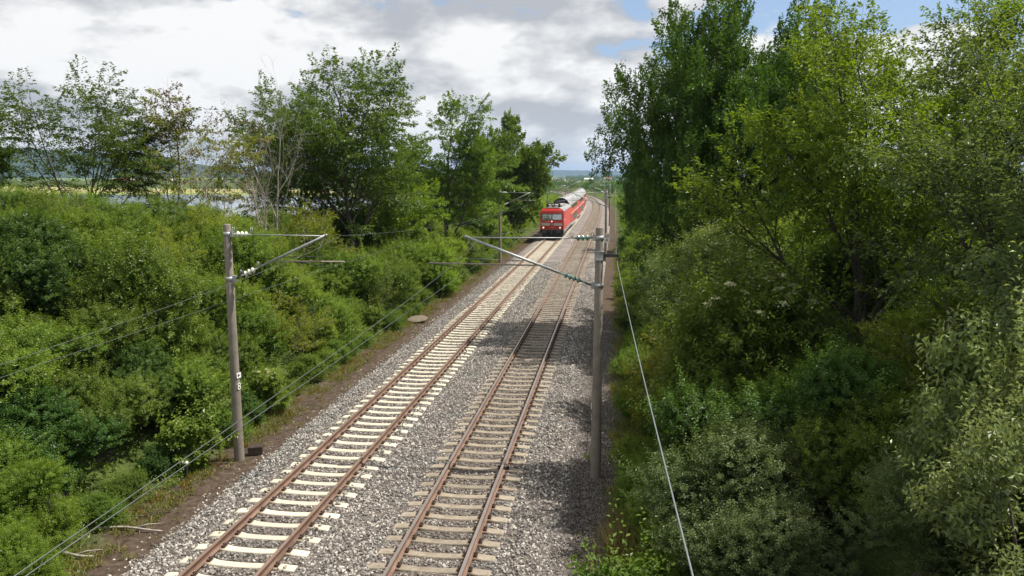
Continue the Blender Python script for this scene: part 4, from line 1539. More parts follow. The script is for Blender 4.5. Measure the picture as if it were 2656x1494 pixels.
def driver(loc_o):
    """the driver behind the left pane: one continuous seated figure"""
    me = bpy.data.meshes.new('person')
    V = [(0, 0, 0.0), (0, -0.01, 0.22), (0, -0.02, 0.42), (0, -0.03, 0.50), (0, -0.035, 0.56), (0, -0.05, 0.66), (0, -0.05, 0.76),
         (-0.19, -0.02, 0.43), (-0.25, -0.10, 0.20), (-0.20, -0.34, 0.16), (-0.18, -0.41, 0.17),
         (0.19, -0.02, 0.43), (0.25, -0.10, 0.20), (0.20, -0.34, 0.16), (0.18, -0.41, 0.17),
         (-0.10, -0.02, -0.04), (-0.12, -0.42, 0.0), (-0.12, -0.46, -0.40), (-0.12, -0.58, -0.46),
         (0.10, -0.02, -0.04), (0.12, -0.42, 0.0), (0.12, -0.46, -0.40), (0.12, -0.58, -0.46)]
    Ed = [(0, 1), (1, 2), (2, 3), (3, 4), (4, 5), (5, 6), (2, 7), (7, 8), (8, 9), (9, 10), (2, 11), (11, 12), (12, 13), (13, 14),
          (0, 15), (15, 16), (16, 17), (17, 18), (0, 19), (19, 20), (20, 21), (21, 22)]
    rad = [0.15, 0.15, 0.15, 0.065, 0.06, 0.10, 0.085, 0.075, 0.055, 0.04, 0.045, 0.075, 0.055, 0.04, 0.045, 0.10, 0.075, 0.055, 0.05, 0.10, 0.075, 0.055, 0.05]
    me.from_pydata(V, Ed, [])
    ob = bpy.data.objects.new('person', me)
    COL.objects.link(ob)
    sk = ob.modifiers.new('skin', 'SKIN')
    for d, r in zip(me.skin_vertices[0].data, rad):
        d.radius = (r, r * 0.85)
    me.skin_vertices[0].data[0].use_root = True
    ss_ = ob.modifiers.new('sub', 'SUBSURF')
    ss_.levels = ss_.render_levels = 1
    dg = bpy.context.evaluated_depsgraph_get()
    m2 = bpy.data.meshes.new_from_object(ob.evaluated_get(dg))
    bpy.data.objects.remove(ob)
    m2.materials.clear()
    for mt in (T_CLOTH, T_SKIN, T_HAIR):
        m2.materials.append(mt)
    for p in m2.polygons:
        c = p.center
        if c.z > 0.51 or c.y < -0.36 and c.z > 0.05:
            p.material_index = 1
        if c.z > 0.70 or (c.z > 0.60 and c.y > 0.0):
            p.material_index = 2
        p.use_smooth = True
    m2.name = 'person'
    po = mesh_obj('person', m2)
    M = Matrix.Translation(loc_o.location) @ Matrix.Rotation(loc_o.rotation_euler.z, 4, 'Z')
    p = M @ Vector((-0.78, 1.05, 2.02))
    po.location = p
    po.rotation_euler = (0, 0, loc_o.rotation_euler.z)
    tag(po, 'person in dark clothes seated at the controls behind the locomotive windscreen', 'person')


def coach(idx, s0, first, label):
    LEN = 26.6
    X, Y, H = path(s0, TL - MID)
    X2, Y2, H2 = path(s0 + LEN, TL - MID)
    o = empty('passenger_coach', (float(X), float(Y), 0), math.atan2(-(float(X2) - float(X)), float(Y2) - float(Y)))
    tag(o, label, 'railway coach')
    HW = 1.39
    # half profile of the body: x, z from the skirt to the roof edge, then the roof arc
    side = [(HW - 0.06, 0.62), (HW, 0.80), (HW, 2.45), (HW - 0.03, 2.75), (HW - 0.15, 3.45)]
    roof = [(HW - 0.15, 3.45), (HW - 0.30, 3.92), (HW - 0.58, 4.30), (HW - 0.95, 4.53), (0.0, 4.62)]

    def sweep(mb, prof, y0, y1, mat=0, smooth=False):
        n = len(prof)
        vs = [(x, y0, z) for x, z in prof] + [(x, y1, z) for x, z in prof]
        mb.add(vs, [(k, n + k, n + k + 1, k + 1) for k in range(n - 1)], mat, smooth)
    mb = MB()
    for s in (-1, 1):
        sweep(mb, [(s * x, z) for x, z in side], 0.0, LEN)
    full = [(-x, z) for x, z in side] + [(-x, z) for x, z in roof[1:]] + [(x, z) for x, z in roof[::-1][1:]] + [(x, z) for x, z in side[::-1][1:]]
    mb.build('body', T_RED_SIDE, o)
    mb = MB()
    rp = [(-x, z) for x, z in roof] + [(x, z) for x, z in roof[::-1][1:]]
    n = len(rp)
    sweep(mb, rp, -0.0, LEN, 0, True)
    rf = mb.build('roof', T_ROOF, o)
    for k in range(3):
        mb = MB()
        mb.box((0, 5.5 + 7.6 * k, 4.63), (0.7, 1.0, 0.07))
        mb.build('roof_vent', T_ROOF, rf)
    for y in (0.0, LEN):
        mb = MB()
        vs = [(x, y, z) for x, z in full]
        mb.add(vs, [tuple(range(len(vs)))])
        sg = -1 if y == 0 else 1
        mb.box((0, y + sg * 0.22, 2.0), (1.3, 0.40, 2.3))
        mb.build('end_wall', T_DARK, o)
    mb = MB()
    for s in (-1, 1):
        mb.box((s * (HW - 0.05), LEN / 2, 0.53), (0.05, LEN - 10.5, 0.30))
        for y in (2.6, LEN - 2.6):
            mb.box((s * (HW - 0.05), y, 0.80), (0.13, 5.0, 0.24))
    mb.build('skirt', T_SKIRT, o)
    mb = MB()
    mb.box((0, LEN / 2, 0.66), (2.4, LEN - 0.8, 0.36))
    mb.build('underframe', T_BLACK, o)
    for s in (-1, 1):
        # stripe between the decks
        mb = MB()
        mb.box((s * (HW + 0.004), LEN / 2, 2.34), (0.02, LEN - 0.2, 0.09))
        mb.build('stripe', T_WHITE, o)
        if first:
            mb = MB()
            mb.box((s * (HW + 0.008), 5.4, 2.34), (0.025, 8.6, 0.14))
            mb.build('first_class_stripe', T_YELLOW, o)
        mb = MB()
        mb.box((s * (HW + 0.0), 12.9, 1.46), (0.02, 11.8, 0.86))
        mb.build('window_band', T_DARK, o)
        # upper windows follow the lean of the wall
        for k in range(9):
            y = 4.6 + k * 1.95
            zt0, zt1 = 2.88, 3.42
            x0 = HW - 0.03 - 0.12 * (zt0 - 2.75) / 0.70
            x1 = HW - 0.03 - 0.12 * (zt1 - 2.75) / 0.70
            mb = MB()
            mb.add([(s * (x0 + 0.015), y, zt0), (s * (x0 + 0.015), y + 1.7, zt0), (s * (x1 + 0.015), y + 1.7, zt1), (s * (x1 + 0.015), y, zt1),
                    (s * (x0 - 0.02), y, zt0), (s * (x0 - 0.02), y + 1.7, zt0), (s * (x1 - 0.02), y + 1.7, zt1), (s * (x1 - 0.02), y, zt1)],
                   [(0, 1, 2, 3), (7, 6, 5, 4), (0, 4, 5, 1), (1, 5, 6, 2), (2, 6, 7, 3), (3, 7, 4, 0)])
            mb.build('window', T_GLASS, o)
        for k in range(6):
            y = 8.0 + k * 1.95
            mb = MB()
            mb.box((s * (HW + 0.003), y + 0.85, 1.46), (0.03, 1.7, 0.74))
            mb.build('window', T_GLASS, o)
        for y in (5.2, LEN - 6.9):
            mb = MB()
            for (yy, w_) in ((y - 0.10, 0.16), (y + 1.75, 0.16)):
                mb.box((s * (HW + 0.008), yy, 1.50), (0.03, w_, 1.66))
            mb.box((s * (HW + 0.008), y + 0.82, 2.30), (0.034, 1.95, 0.10))
            mb.build('door_frame', T_WHITE, o)
            mb = MB()
            mb.box((s * (HW + 0.002), y + 0.82, 1.40), (0.03, 1.62, 1.50))
            dr = mb.build('door', T_RED, o)
            for q in (0.42, 1.22):
                mb = MB()
                mb.box((s * (HW + 0.012), y + q, 1.62), (0.03, 0.5, 0.85))
                mb.build('door_window', T_GLASS, dr)
    for y in (3.3, LEN - 3.3):
        bogie(o, 'bogie', y, (-1.25, 1.25), 0.46, T_BLACK)
    return o


S_FRONT = 95.2
lo, LL = loco(S_FRONT)
driver(lo)
s_c = S_FRONT + LL + 0.9
for k, (fst, lab) in enumerate(((True, 'red double-deck coach with yellow first-class stripe, coupled to the locomotive'),
                                (False, 'red double-deck coach in the middle of the train'),
                                (False, 'red double-deck coach at the end of the train'))):
    coach(k, s_c, fst, lab)
    s_c += 27.3


# ------------------------------------------------------------------ foliage
def unit(a):
    return a / np.maximum(np.linalg.norm(a, axis=-1, keepdims=True), 1e-9)


class Leaves:
    """a cloud of folded leaf blades, one quad each"""
    def __init__(self):
        self.P, self.D, self.N, self.L, self.W, self.T, self.M = [], [], [], [], [], [], []

    def add(self, P, D, N, L, W, T, M=0):
        n = len(P)
        self.P.append(P)
        self.D.append(unit(D))
        self.N.append(N)
        self.L.append(np.broadcast_to(L, n))
        self.W.append(np.broadcast_to(W, n))
        self.T.append(np.clip(np.broadcast_to(T, n), 0, 1))
        self.M.append(np.full(n, M))

    def mesh(self, name, mats, fold=0.22):
        P, D, N = np.concatenate(self.P), np.concatenate(self.D), np.concatenate(self.N)
        L, Wd = np.concatenate(self.L)[:, None], np.concatenate(self.W)[:, None]
        T, M = np.concatenate(self.T), np.concatenate(self.M)
        S = unit(np.cross(D, N))
        N2 = np.cross(S, D)
        v0 = P
        v1 = P + D * L * 0.46 + S * Wd * 0.5 + N2 * Wd * fold
        v2 = P + D * L - N2 * L * 0.10
        v3 = P + D * L * 0.46 - S * Wd * 0.5 + N2 * Wd * fold
        co = np.stack([v0, v1, v2, v3], 1).reshape(-1, 3)
        f = np.arange(len(co)).reshape(-1, 4)
        return np_mesh(name, co, f, mats, attr=T, midx=M)


def rdir(rs, n):
    return unit(rs.normal(size=(n, 3)))


def shoots(lv, rs, O, A, length, per, leaf, wid, tint, spread=0.75, updir=0.35, droop=0.0, M=0, tipbright=0.25, lj=0.3):
    """leafy shoots: O origins, A axis directions (n,3); per leaves on each"""
    n = len(O)
    t = np.tile((np.arange(per) + 0.5) / per, (n, 1)) + rs.uniform(-0.4, 0.4, (n, per)) / per
    ln = (length * rs.uniform(0.65, 1.25, n))[:, None]
    q = rs.uniform(0, 2 * np.pi, (n, 1)) + np.arange(per)[None] * 2.4
    a = np.cross(A, rdir(rs, n))
    a = unit(a)
    b = np.cross(A, a)
    side = a[:, None, :] * np.cos(q)[..., None] + b[:, None, :] * np.sin(q)[..., None]
    P = O[:, None, :] + A[:, None, :] * (t * ln)[..., None] + side * 0.012
    P[..., 2] -= (droop * t ** 2 * ln)
    D = A[:, None, :] * (1 - spread) + side * spread + rs.normal(0, 0.18, (n, per, 3))
    D[..., 2] -= droop * 0.5
    N = np.zeros_like(P)
    N[..., 2] = 1.0
    N = N * updir + A[:, None, :] * (1 - updir) * 0.8 + rs.normal(0, 0.35, P.shape)
    L = leaf * (1 + rs.uniform(-lj, lj, (n, per))) * (1.0 - 0.35 * np.abs(t - 0.4))
    tt = np.broadcast_to(np.asarray(tint).reshape(-1, 1) if np.ndim(tint) else tint, (n, per)) + rs.normal(0, 0.13, (n, per)) + (t - 0.5) * tipbright
    k = n * per
    lv.add(P.reshape(k, 3), D.reshape(k, 3), N.reshape(k, 3), L.reshape(k), (L * wid).reshape(k), tt.reshape(k), M)


def lump_field(rs, rx, ry, rz, nl, r_lo, r_hi, base=0.12):
    """centres and radii of the lumps a bush is made of"""
    c, r = [], []
    for i in range(nl):
        d = rdir(rs, 1)[0]
        q = rs.rand() ** 0.5 * 0.72
        p = np.array([d[0] * rx * q, d[1] * ry * q, rz * (0.5 + 0.44 * d[2] * (0.6 + 0.4 * q))])
        rr = rs.uniform(r_lo, r_hi) * min(rx, rz)
        p[2] = max(p[2], rr * 0.55)
        p[2] = min(p[2], rz - rr * 0.8)
        c.append(p)
        r.append(rr)
    return np.array(c), np.array(r)


def bush_mesh(name, seed, rx, ry, rz, mat, n_shoot=900, per=22, leaf=0.06, wid=0.5, length=0.34, nl=16, r_lo=0.26, r_hi=0.44, up=0.45, droop=0.0, inner=True, spread=0.75, tipbright=0.25, flowers=0):
    rs = np.random.RandomState(seed)
    c, r = lump_field(rs, rx, ry, rz, nl, r_lo, r_hi)
    lv = Leaves()
    n = n_shoot * 3
    w_ = r ** 2
    i = rs.choice(len(r), n, p=w_ / w_.sum())
    d = rdir(rs, n)
    d[:, 2] = np.where(d[:, 2] < -0.3, -d[:, 2], d[:, 2])
    P = c[i] + d * (r[i] * rs.uniform(0.68, 1.14, n))[:, None]
    dist = np.linalg.norm(P[:, None] - c[None], axis=2) / r[None]
    dist[np.arange(n), i] = 9
    ok = (dist.min(1) > 0.72) & (P[:, 2] > 0.02)
    ltint = rs.uniform(0.30, 0.70, len(r))
    P, d, i = P[ok][:n_shoot], d[ok][:n_shoot], i[ok][:n_shoot]
    A = unit(d * 0.75 + np.array([0, 0, up]) + rs.normal(0, 0.30, d.shape))
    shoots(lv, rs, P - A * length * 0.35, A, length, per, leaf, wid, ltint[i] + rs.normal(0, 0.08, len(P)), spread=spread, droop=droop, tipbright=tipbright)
    # a few long whips that break the outline
    nw = max(6, n_shoot // 16)
    j = rs.choice(len(P), nw)
    Aw = unit(d[j] * 0.6 + np.array([0, 0, 0.8]) + rs.normal(0, 0.25, (nw, 3)))
    shoots(lv, rs, P[j], Aw, length * 2.5, int(per * 1.5), leaf * 0.9, wid, 0.7, spread=0.7)
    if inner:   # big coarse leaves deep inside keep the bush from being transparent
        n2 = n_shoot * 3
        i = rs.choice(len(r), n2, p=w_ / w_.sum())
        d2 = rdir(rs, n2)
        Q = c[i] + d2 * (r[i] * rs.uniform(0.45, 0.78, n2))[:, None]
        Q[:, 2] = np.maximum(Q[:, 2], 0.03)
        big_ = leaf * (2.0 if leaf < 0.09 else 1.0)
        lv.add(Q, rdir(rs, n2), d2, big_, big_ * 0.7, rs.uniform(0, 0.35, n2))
    mats = [mat]
    if flowers:
        mats.append(FLOWER)
        top = np.argsort(-(P[:, 2] + rs.uniform(0, rz * 0.7, len(P))))[:flowers]
        for k in top:
            a = unit(d[k] * 0.5 + np.array([0, 0, 1.0]) + rs.normal(0, 0.15, 3))
            s1 = unit(np.cross(a, [0.3, 0.5, 0.1]))
            s2 = np.cross(a, s1)
            m = 46
            rr = np.sqrt(rs.rand(m)) * rs.uniform(0.07, 0.11)
            th = rs.uniform(0, 6.283, m)
            C = P[k] + a * 0.16 + (s1 * (rr * np.cos(th))[:, None] + s2 * (rr * np.sin(th))[:, None]) - a * (rr ** 2 * 3)[:, None]
            lv.add(C, rdir(rs, m) * 0.6 + a * 0.1, a[None].repeat(m, 0) + rs.normal(0, 0.3, (m, 3)), 0.040, 0.040, 1.0, 1)
    me = lv.mesh(name, mats)
    # stems
    mb = MB()
    for k in range(7):
        j = rs.randint(len(r))
        e = c[j] + rs.normal(0, 0.1, 3)
        b = np.array([rs.uniform(-0.22, 0.22) * rx, rs.uniform(-0.22, 0.22) * ry, -0.15])
        m = (b + e) / 2 + np.array([rs.uniform(-.15, .15), rs.uniform(-.15, .15), 0.15])
        mb.tube([b, m, e], [0.035, 0.026, 0.010], 5)
    # bring the stems together at one root stock so that the bush is one plant
    mb.tube([(0, 0, -0.25), (0, 0, 0.12)], [0.30 * min(rx, ry), 0.20 * min(rx, ry)], 8)
    return me, mb.mesh('stem', BARK)


# ---- trees
class Tree:
    def __init__(self, seed):
        self.rs = np.random.RandomState(seed)
        self.seg = []       # (points, radii)
        self.twigs = []     # (points (k,3), level)

    def branch(self, p, d, L, r, lev, spec):
        rs = self.rs
        sp = spec[lev]
        k = sp.get('seg', 5)
        pts, rad = [np.array(p, float)], [r]
        d = np.array(d, float)
        d /= np.linalg.norm(d)
        for i in range(k):
            d = d + rs.normal(0, sp['wig'], 3) + np.array([0, 0, sp['trop']])
            d /= np.linalg.norm(d)
            pts.append(pts[-1] + d * L / k)
            rad.append(r * (1 - (i + 1) / k * sp.get('taper', 0.65)))
        pts = np.array(pts)
        self.seg.append((pts, rad))
        if lev == len(spec) - 1:
            self.twigs.append(pts)
            return
        nc = sp['n'] if isinstance(sp['n'], int) else rs.randint(sp['n'][0], sp['n'][1] + 1)
        az = rs.uniform(0, 6.283)
        for c in range(nc):
            t = sp['from'] + (1 - sp['from']) * (c + rs.uniform(0.2, 0.8)) / nc
            x = t * k
            i = min(int(x), k - 1)
            q = pts[i] + (pts[i + 1] - pts[i]) * (x - i)
            ax = unit(pts[i + 1] - pts[i])
            az += 2.4 + rs.normal(0, 0.35)
            a = unit(np.cross(ax, [0.31, 0.2, 0.93] if abs(ax[2]) < 0.9 else [1, 0.1, 0]))
            b = np.cross(ax, a)
            an = sp['ang'] + rs.normal(0, 0.12)
            dd = ax * math.cos(an) + (a * math.cos(az) + b * math.sin(az)) * math.sin(an)
            if 'flat' in sp:
                dd[2] *= sp['flat']
            if 'bias' in sp:
                dd = dd + np.array(sp['bias'])
            ll = L * sp['ratio'] * rs.uniform(0.75, 1.2) * (1.15 - sp.get('short', 0.45) * t)
            self.branch(q, dd, ll, max(rad[i] * sp.get('rr', 0.55), 0.006), lev + 1, spec)
        if sp.get('tip', True):
            self.branch(pts[-1], d, L * sp['ratio'] * 0.8, rad[-1], lev + 1, spec)

    def wood(self, name, mat, minr=0.0, sides=(10, 6, 4, 3, 3)):
        mb = MB()
        for pts, rad in self.seg:
            if rad[0] < minr:
                continue
            n = 10 if rad[0] > 0.12 else 6 if rad[0] > 0.04 else 3
            mb.tube(pts, rad, n, cap=False)
        return mb.mesh(name, mat)

    def foliage(self, name, mats, per, leaf, wid, width, droop=0.2, tint=0.5, zsp=0.06, keep=1.0, brown=0.0, tuft=0, upn=0.8, extra=1.0):
        rs = self.rs
        lv = Leaves()
        tw = [t for t in self.twigs if rs.rand() < keep]
        k = len(tw[0])
        T = np.array(tw)                                # (n,k,3)
        n = len(T)
        t = rs.uniform(0.0, 1.08, (n, per))
        x = np.clip(t, 0, 0.999) * (k - 1)
        i = x.astype(int)
        fr = (x - i)[..., None]
        ar = np.arange(n)[:, None]
        P = T[ar, i] * (1 - fr) + T[ar, i + 1] * fr
        ax = unit(T[:, -1] - T[:, 0])[:, None, :].repeat(per, 1)
        up = np.array([0, 0, 1.0])
        lat = np.cross(ax, up)
        bad = np.linalg.norm(lat, axis=-1) < 0.15
        lat = np.where(bad[..., None], rdir(rs, n * per).reshape(n, per, 3), lat)
        lat = unit(lat)
        sgn = rs.choice([-1, 1], (n, per))
        o = width * rs.rand(n, per) ** 0.8 * (1.05 - 0.55 * np.clip(t, 0, 1))
        P = P + lat * (sgn * o)[..., None]
        P[..., 2] += rs.normal(0, zsp, (n, per)) - droop * o
        P = P + ax * (rs.normal(0, 0.05, (n, per)))[..., None]
        D = ax * 0.55 + lat * sgn[..., None] * 0.6 + rs.normal(0, 0.25, P.shape)
        D[..., 2] -= droop
        N = np.zeros_like(P)
        N[..., 2] = upn
        N = N + rs.normal(0, 0.38, P.shape)
        L = leaf * rs.uniform(0.7, 1.25, (n, per))
        zmin, zmax = P[..., 2].min(), P[..., 2].max()
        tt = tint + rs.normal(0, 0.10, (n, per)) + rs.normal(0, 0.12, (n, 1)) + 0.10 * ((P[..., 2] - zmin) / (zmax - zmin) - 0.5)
        M = np.zeros((n, per), int)
        m = n * per
        P, D, N, L, tt = P.reshape(m, 3), D.reshape(m, 3), N.reshape(m, 3), L.reshape(m), tt.reshape(m)
        if brown:
            b = (rs.rand(n) < brown * np.clip((T[:, -1, 2] - zmin) / (zmax - zmin) * 2 - 0.75, 0, 1))[:, None].repeat(per, 1).reshape(m)
            lv.add(P[~b], D[~b], N[~b], L[~b], L[~b] * wid, tt[~b], 0)
            if b.any():
                b2 = b & (rs.rand(m) < 0.55)
                lv.add(P[b2], D[b2], N[b2], L[b2], L[b2] * wid, tt[b2], 1)
        else:
            lv.add(P, D, N, L, L * wid, tt, 0)
        return lv.mesh(name, mats)


def plant(name, label, cat, parts, loc, scale=1.0, rz=0.0, group=None):
    """parts: [(part name, mesh)]"""
    o = empty(name, loc, rz, scale)
    for nm, me in parts:
        mesh_obj(nm, me, o)
    return tag(o, label, cat, group)


def mesh_height(me):
    z = np.empty(len(me.vertices) * 3, np.float32)
    me.vertices.foreach_get('co', z)
    return float(np.percentile(z[2::3], 99.7))


# ---- tree kinds
def layered_tree(seed, H=13.0, spread=1.0, limbs=9, per=90, leaf=0.18, mat=L_BEAM, bark=BARK, flat=0.55, n2=(5, 6), n3=(5, 6), keep=1.0, width=0.50, frm=0.22, brown=0.0, mats=None, lean=(0, 0, 1), ang=0.80):
    t = Tree(seed)
    spec = [dict(n=limbs, ang=ang, ratio=0.98 * spread, wig=0.06, trop=0.02, taper=0.6, **{'from': frm}, rr=0.5, short=0.30, seg=7),
            dict(n=n2, ang=0.62, ratio=0.46, wig=0.10, trop=0.05, **{'from': 0.22}, rr=0.55, short=0.25, seg=6),
            dict(n=n3, ang=0.80, ratio=0.56, wig=0.10, trop=0.0, flat=flat, **{'from': 0.12}, rr=0.6, short=0.3, seg=4),
            dict(wig=0.10, trop=-0.015, seg=4)]
    t.branch((0, 0, -0.3), lean, H * 0.50, H * 0.0145, 0, spec)
    wood = t.wood('trunk', bark)
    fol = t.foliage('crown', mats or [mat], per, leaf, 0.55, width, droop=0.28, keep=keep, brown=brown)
    return [('trunk', wood), ('crown', fol)]


def oak_tree(seed, H=15.0, per=100, leaf=0.19, mat=L_OAK, spread=0.70, bark=BARK_DARK, frm=0.12, n2=(5, 7), n3=(5, 6), limbs=14, width=0.45):
    t = Tree(seed)
    spec = [dict(n=limbs, ang=0.98, ratio=spread * 1.12, wig=0.07, trop=0.03, taper=0.65, **{'from': frm}, rr=0.45, short=0.30, seg=9),
            dict(n=n2, ang=0.78, ratio=0.46, wig=0.14, trop=0.07, **{'from': 0.25}, rr=0.55, short=0.25, seg=6),
            dict(n=n3, ang=0.85, ratio=0.52, wig=0.16, trop=0.05, **{'from': 0.2}, rr=0.6, short=0.3, seg=4),
            dict(wig=0.16, trop=0.04, seg=3)]
    t.branch((0, 0, -0.3), (0.02, 0, 1), H * 0.62, H * 0.019, 0, spec)
    wood = t.wood('trunk', bark)
    fol = t.foliage('crown', [mat], per, leaf, 0.62, width, droop=0.12, zsp=0.16, upn=0.55)
    return [('trunk', wood), ('crown', fol)]


def bare_tree(seed, H=11.0, mat=DEADWOOD, stems=3):
    t = Tree(seed)
    spec = [dict(n=9, ang=0.42, ratio=0.48, wig=0.06, trop=0.05, taper=0.85, **{'from': 0.22}, rr=0.5, short=0.45, seg=8),
            dict(n=(4, 5), ang=0.55, ratio=0.50, wig=0.10, trop=0.06, **{'from': 0.25}, rr=0.55, short=0.3, seg=5),
            dict(n=(2, 3), ang=0.6, ratio=0.55, wig=0.13, trop=0.03, **{'from': 0.3}, rr=0.6, seg=4),
            dict(wig=0.14, trop=0.02, seg=3)]
    for k in range(stems):
        a = k * 2.3 + 0.4
        t.branch((0.15 * math.cos(a), 0.15 * math.sin(a), -0.3), (0.20 * math.cos(a), 0.14 * math.sin(a), 1), H * (0.78 - 0.14 * k), H * 0.0085, 0, spec)
    return t


print('protos...')
G = lambda x, y: gz(x, y) - 0.05


def place_px(parts, name, label, cat, u, v_top, y, rz=0.0, group=None, wide=1.0):
    """stand a plant on the ground at distance y so that its top comes to row v_top (photo pixels)"""
    p = at_y(u, v_top, y)
    z0 = G(p.x, p.y)
    h = max(mesh_height(m) for n, m in parts)
    s = (p.z - z0) / h
    return plant(name, label, cat, parts, (p.x, p.y, z0), (s * wide, s * wide, s), rz, group)


K = 1.031   # display pixel (2576 wide) to photo pixel
# -- trees on the bank beside the pale-sleeper track
A_tree = layered_tree(101, H=12, spread=1.05, limbs=10, per=68, leaf=0.18, flat=0.42, frm=0.20)
D_tree = layered_tree(205, H=15, spread=0.90, limbs=14, per=68, leaf=0.195, flat=0.5, frm=0.16, n2=(6, 7))
E_tree = layered_tree(309, H=14, spread=0.74, limbs=12, per=80, leaf=0.19, flat=0.6, mat=L_ELDER, frm=0.18)
place_px(E_tree, 'broadleaf_tree', 'dense green tree next to the wide airy tree, above the shrubs', 'tree', -130 * K, 250 * K, 33, 2.6)
place_px(A_tree, 'broadleaf_tree', 'wide airy tree with layered dark-green sprays next to the yellowing tree', 'tree', 165 * K, 180 * K, 36, 0.6)
place_px(D_tree, 'broadleaf_tree', 'tallest layered broadleaf tree with bare trunk foot, beside the dead bare tree', 'tree', 880 * K, 142 * K, 50, 2.1)
place_px(D_tree, 'broadleaf_tree', 'lower leafy tree between the dead bare tree and the tallest layered tree', 'tree', 735 * K, 222 * K, 54, 4.4, wide=0.9)
place_px(E_tree, 'broadleaf_tree', 'lighter green airy tree between the tallest layered tree and the round oak', 'tree', 1118 * K, 250 * K, 66, 1.0, wide=0.94)
F_tree = oak_tree(433, H=15, per=74, leaf=0.30, spread=0.52, mat=L_ELDER, width=0.65, limbs=19, frm=0.10)
place_px(F_tree, 'oak_tree', 'round dense oak nearest the train on the pale-sleeper side', 'tree', 1290 * K, 297 * K, 100, 0.4, wide=0.9)
E2 = layered_tree(377, H=9, spread=0.9, limbs=9, per=80, leaf=0.16, flat=0.6, mat=L_FRESH, frm=0.12)
place_px(E2, 'broadleaf_tree', 'low bright-green tree in front of the round oak', 'tree', 1180 * K, 395 * K, 84, 2.0, wide=0.9)
place_px(E2, 'broadleaf_tree', 'small bright-green tree at the foot of the tallest layered tree', 'tree', 985 * K, 400 * K, 56, 4.0)
# yellowing tree, dead bare tree
B_tree = layered_tree(517, H=10, spread=0.85, limbs=9, per=60, leaf=0.165, flat=0.42, frm=0.16, keep=0.5, brown=0.8, mats=[L_YELLOW, L_BROWN], bark=BARK_PALE, lean=(0.10, 0, 1))
place_px(B_tree, 'broadleaf_tree', 'thin yellowing tree with brown withered tips and half bare branches', 'tree', 410 * K, 205 * K, 40, 1.2, wide=0.85)
Y_tree = layered_tree(521, H=5, spread=1.1, limbs=6, per=46, leaf=0.13, flat=0.35, frm=0.3, keep=0.8, mats=[L_YELLOW], bark=BARK_PALE, n2=(3, 4), n3=(3, 4))
place_px(Y_tree, 'broadleaf_tree', 'small yellow-green tree with flat sprays below the tallest layered tree', 'tree', 755 * K, 505 * K, 41, 0.5)
Ct = bare_tree(61, H=11)
C_parts = [('trunk', Ct.wood('trunk', DEADWOOD))]
place_px(C_parts, 'dead_tree', 'dead leafless tree with grey upright branches', 'tree', 650 * K, 150 * K, 40, 0.0, wide=0.9)
C2 = bare_tree(67, H=9, stems=2)
C2_parts = [('trunk', C2.wood('trunk', DEADWOOD)), ('crown', C2.foliage('crown', [L_OLIVE], 7, 0.12, 0.5, 0.18, keep=0.3))]
place_px(C2_parts, 'dying_tree', 'almost bare dying tree with a few olive leaves, leaning beside the yellowing tree', 'tree', 530 * K, 232 * K, 38, 1.4, wide=0.85)

# -- trees on the bank beside the brown-sleeper track
G_tree = oak_tree(613, H=17, per=106, leaf=0.195, spread=0.60, limbs=17, n2=(6, 7), frm=0.34)
place_px(G_tree, 'oak_tree', 'tallest dark oak rising beside the sunlit alder', 'tree', 1915 * K, -14 * K, 40, 0.5, wide=0.78)
place_px(G_tree, 'oak_tree', 'tall dark oak with lobed outline, the one nearer the brown-sleeper track', 'tree', 1785 * K, 20 * K, 39, 5.0, wide=0.66)
G2 = oak_tree(617, H=12, per=76, leaf=0.18, spread=0.62, limbs=13, frm=0.06)
place_px(G2, 'oak_tree', 'dense broad tree low in front of the tall dark oak', 'tree', 1775 * K, 340 * K, 46, 4.1, wide=0.8)
place_px(G2, 'oak_tree', 'dark tree overhanging the brown-sleeper track beyond the kilometre board', 'tree', 1632 * K, 385 * K, 84, 1.1, wide=0.8)
place_px(E_tree, 'broadleaf_tree', 'green tree behind the tall dark oak on its far side', 'tree', 2010 * K, 130 * K, 46, 3.3)
H_tree = layered_tree(719, H=12, spread=0.80, limbs=15, per=72, leaf=0.12, mat=L_ALDER, bark=BARK_DARK, flat=0.75, frm=0.08, n2=(6, 7), n3=(5, 7), width=0.34)
place_px(H_tree, 'alder_tree', 'sunlit yellow-green alder with dark forked trunk and slender leader', 'tree', 2200 * K, 0, 21, 0.9, wide=0.9)
place_px(H_tree, 'alder_tree', 'second alder with shaded lower crown behind the sunlit alder', 'tree', 2480 * K, -40, 25, 3.7)
I_tree = layered_tree(823, H=10, spread=0.8, limbs=12, per=64, leaf=0.12, mat=L_GREY, bark=BARK_DARK, flat=0.9, frm=0.10, width=0.30)
place_px(I_tree, 'broadleaf_tree', 'grey-green tree at the end of the bank, next to the silvery willow', 'tree', 2700 * K, -60, 15, 1.9)

# -- shrubs
def bush(name, *a, **k):
    fo, stm = bush_mesh(name, *a, **k)
    return [('foliage', fo), ('stem', stm)]


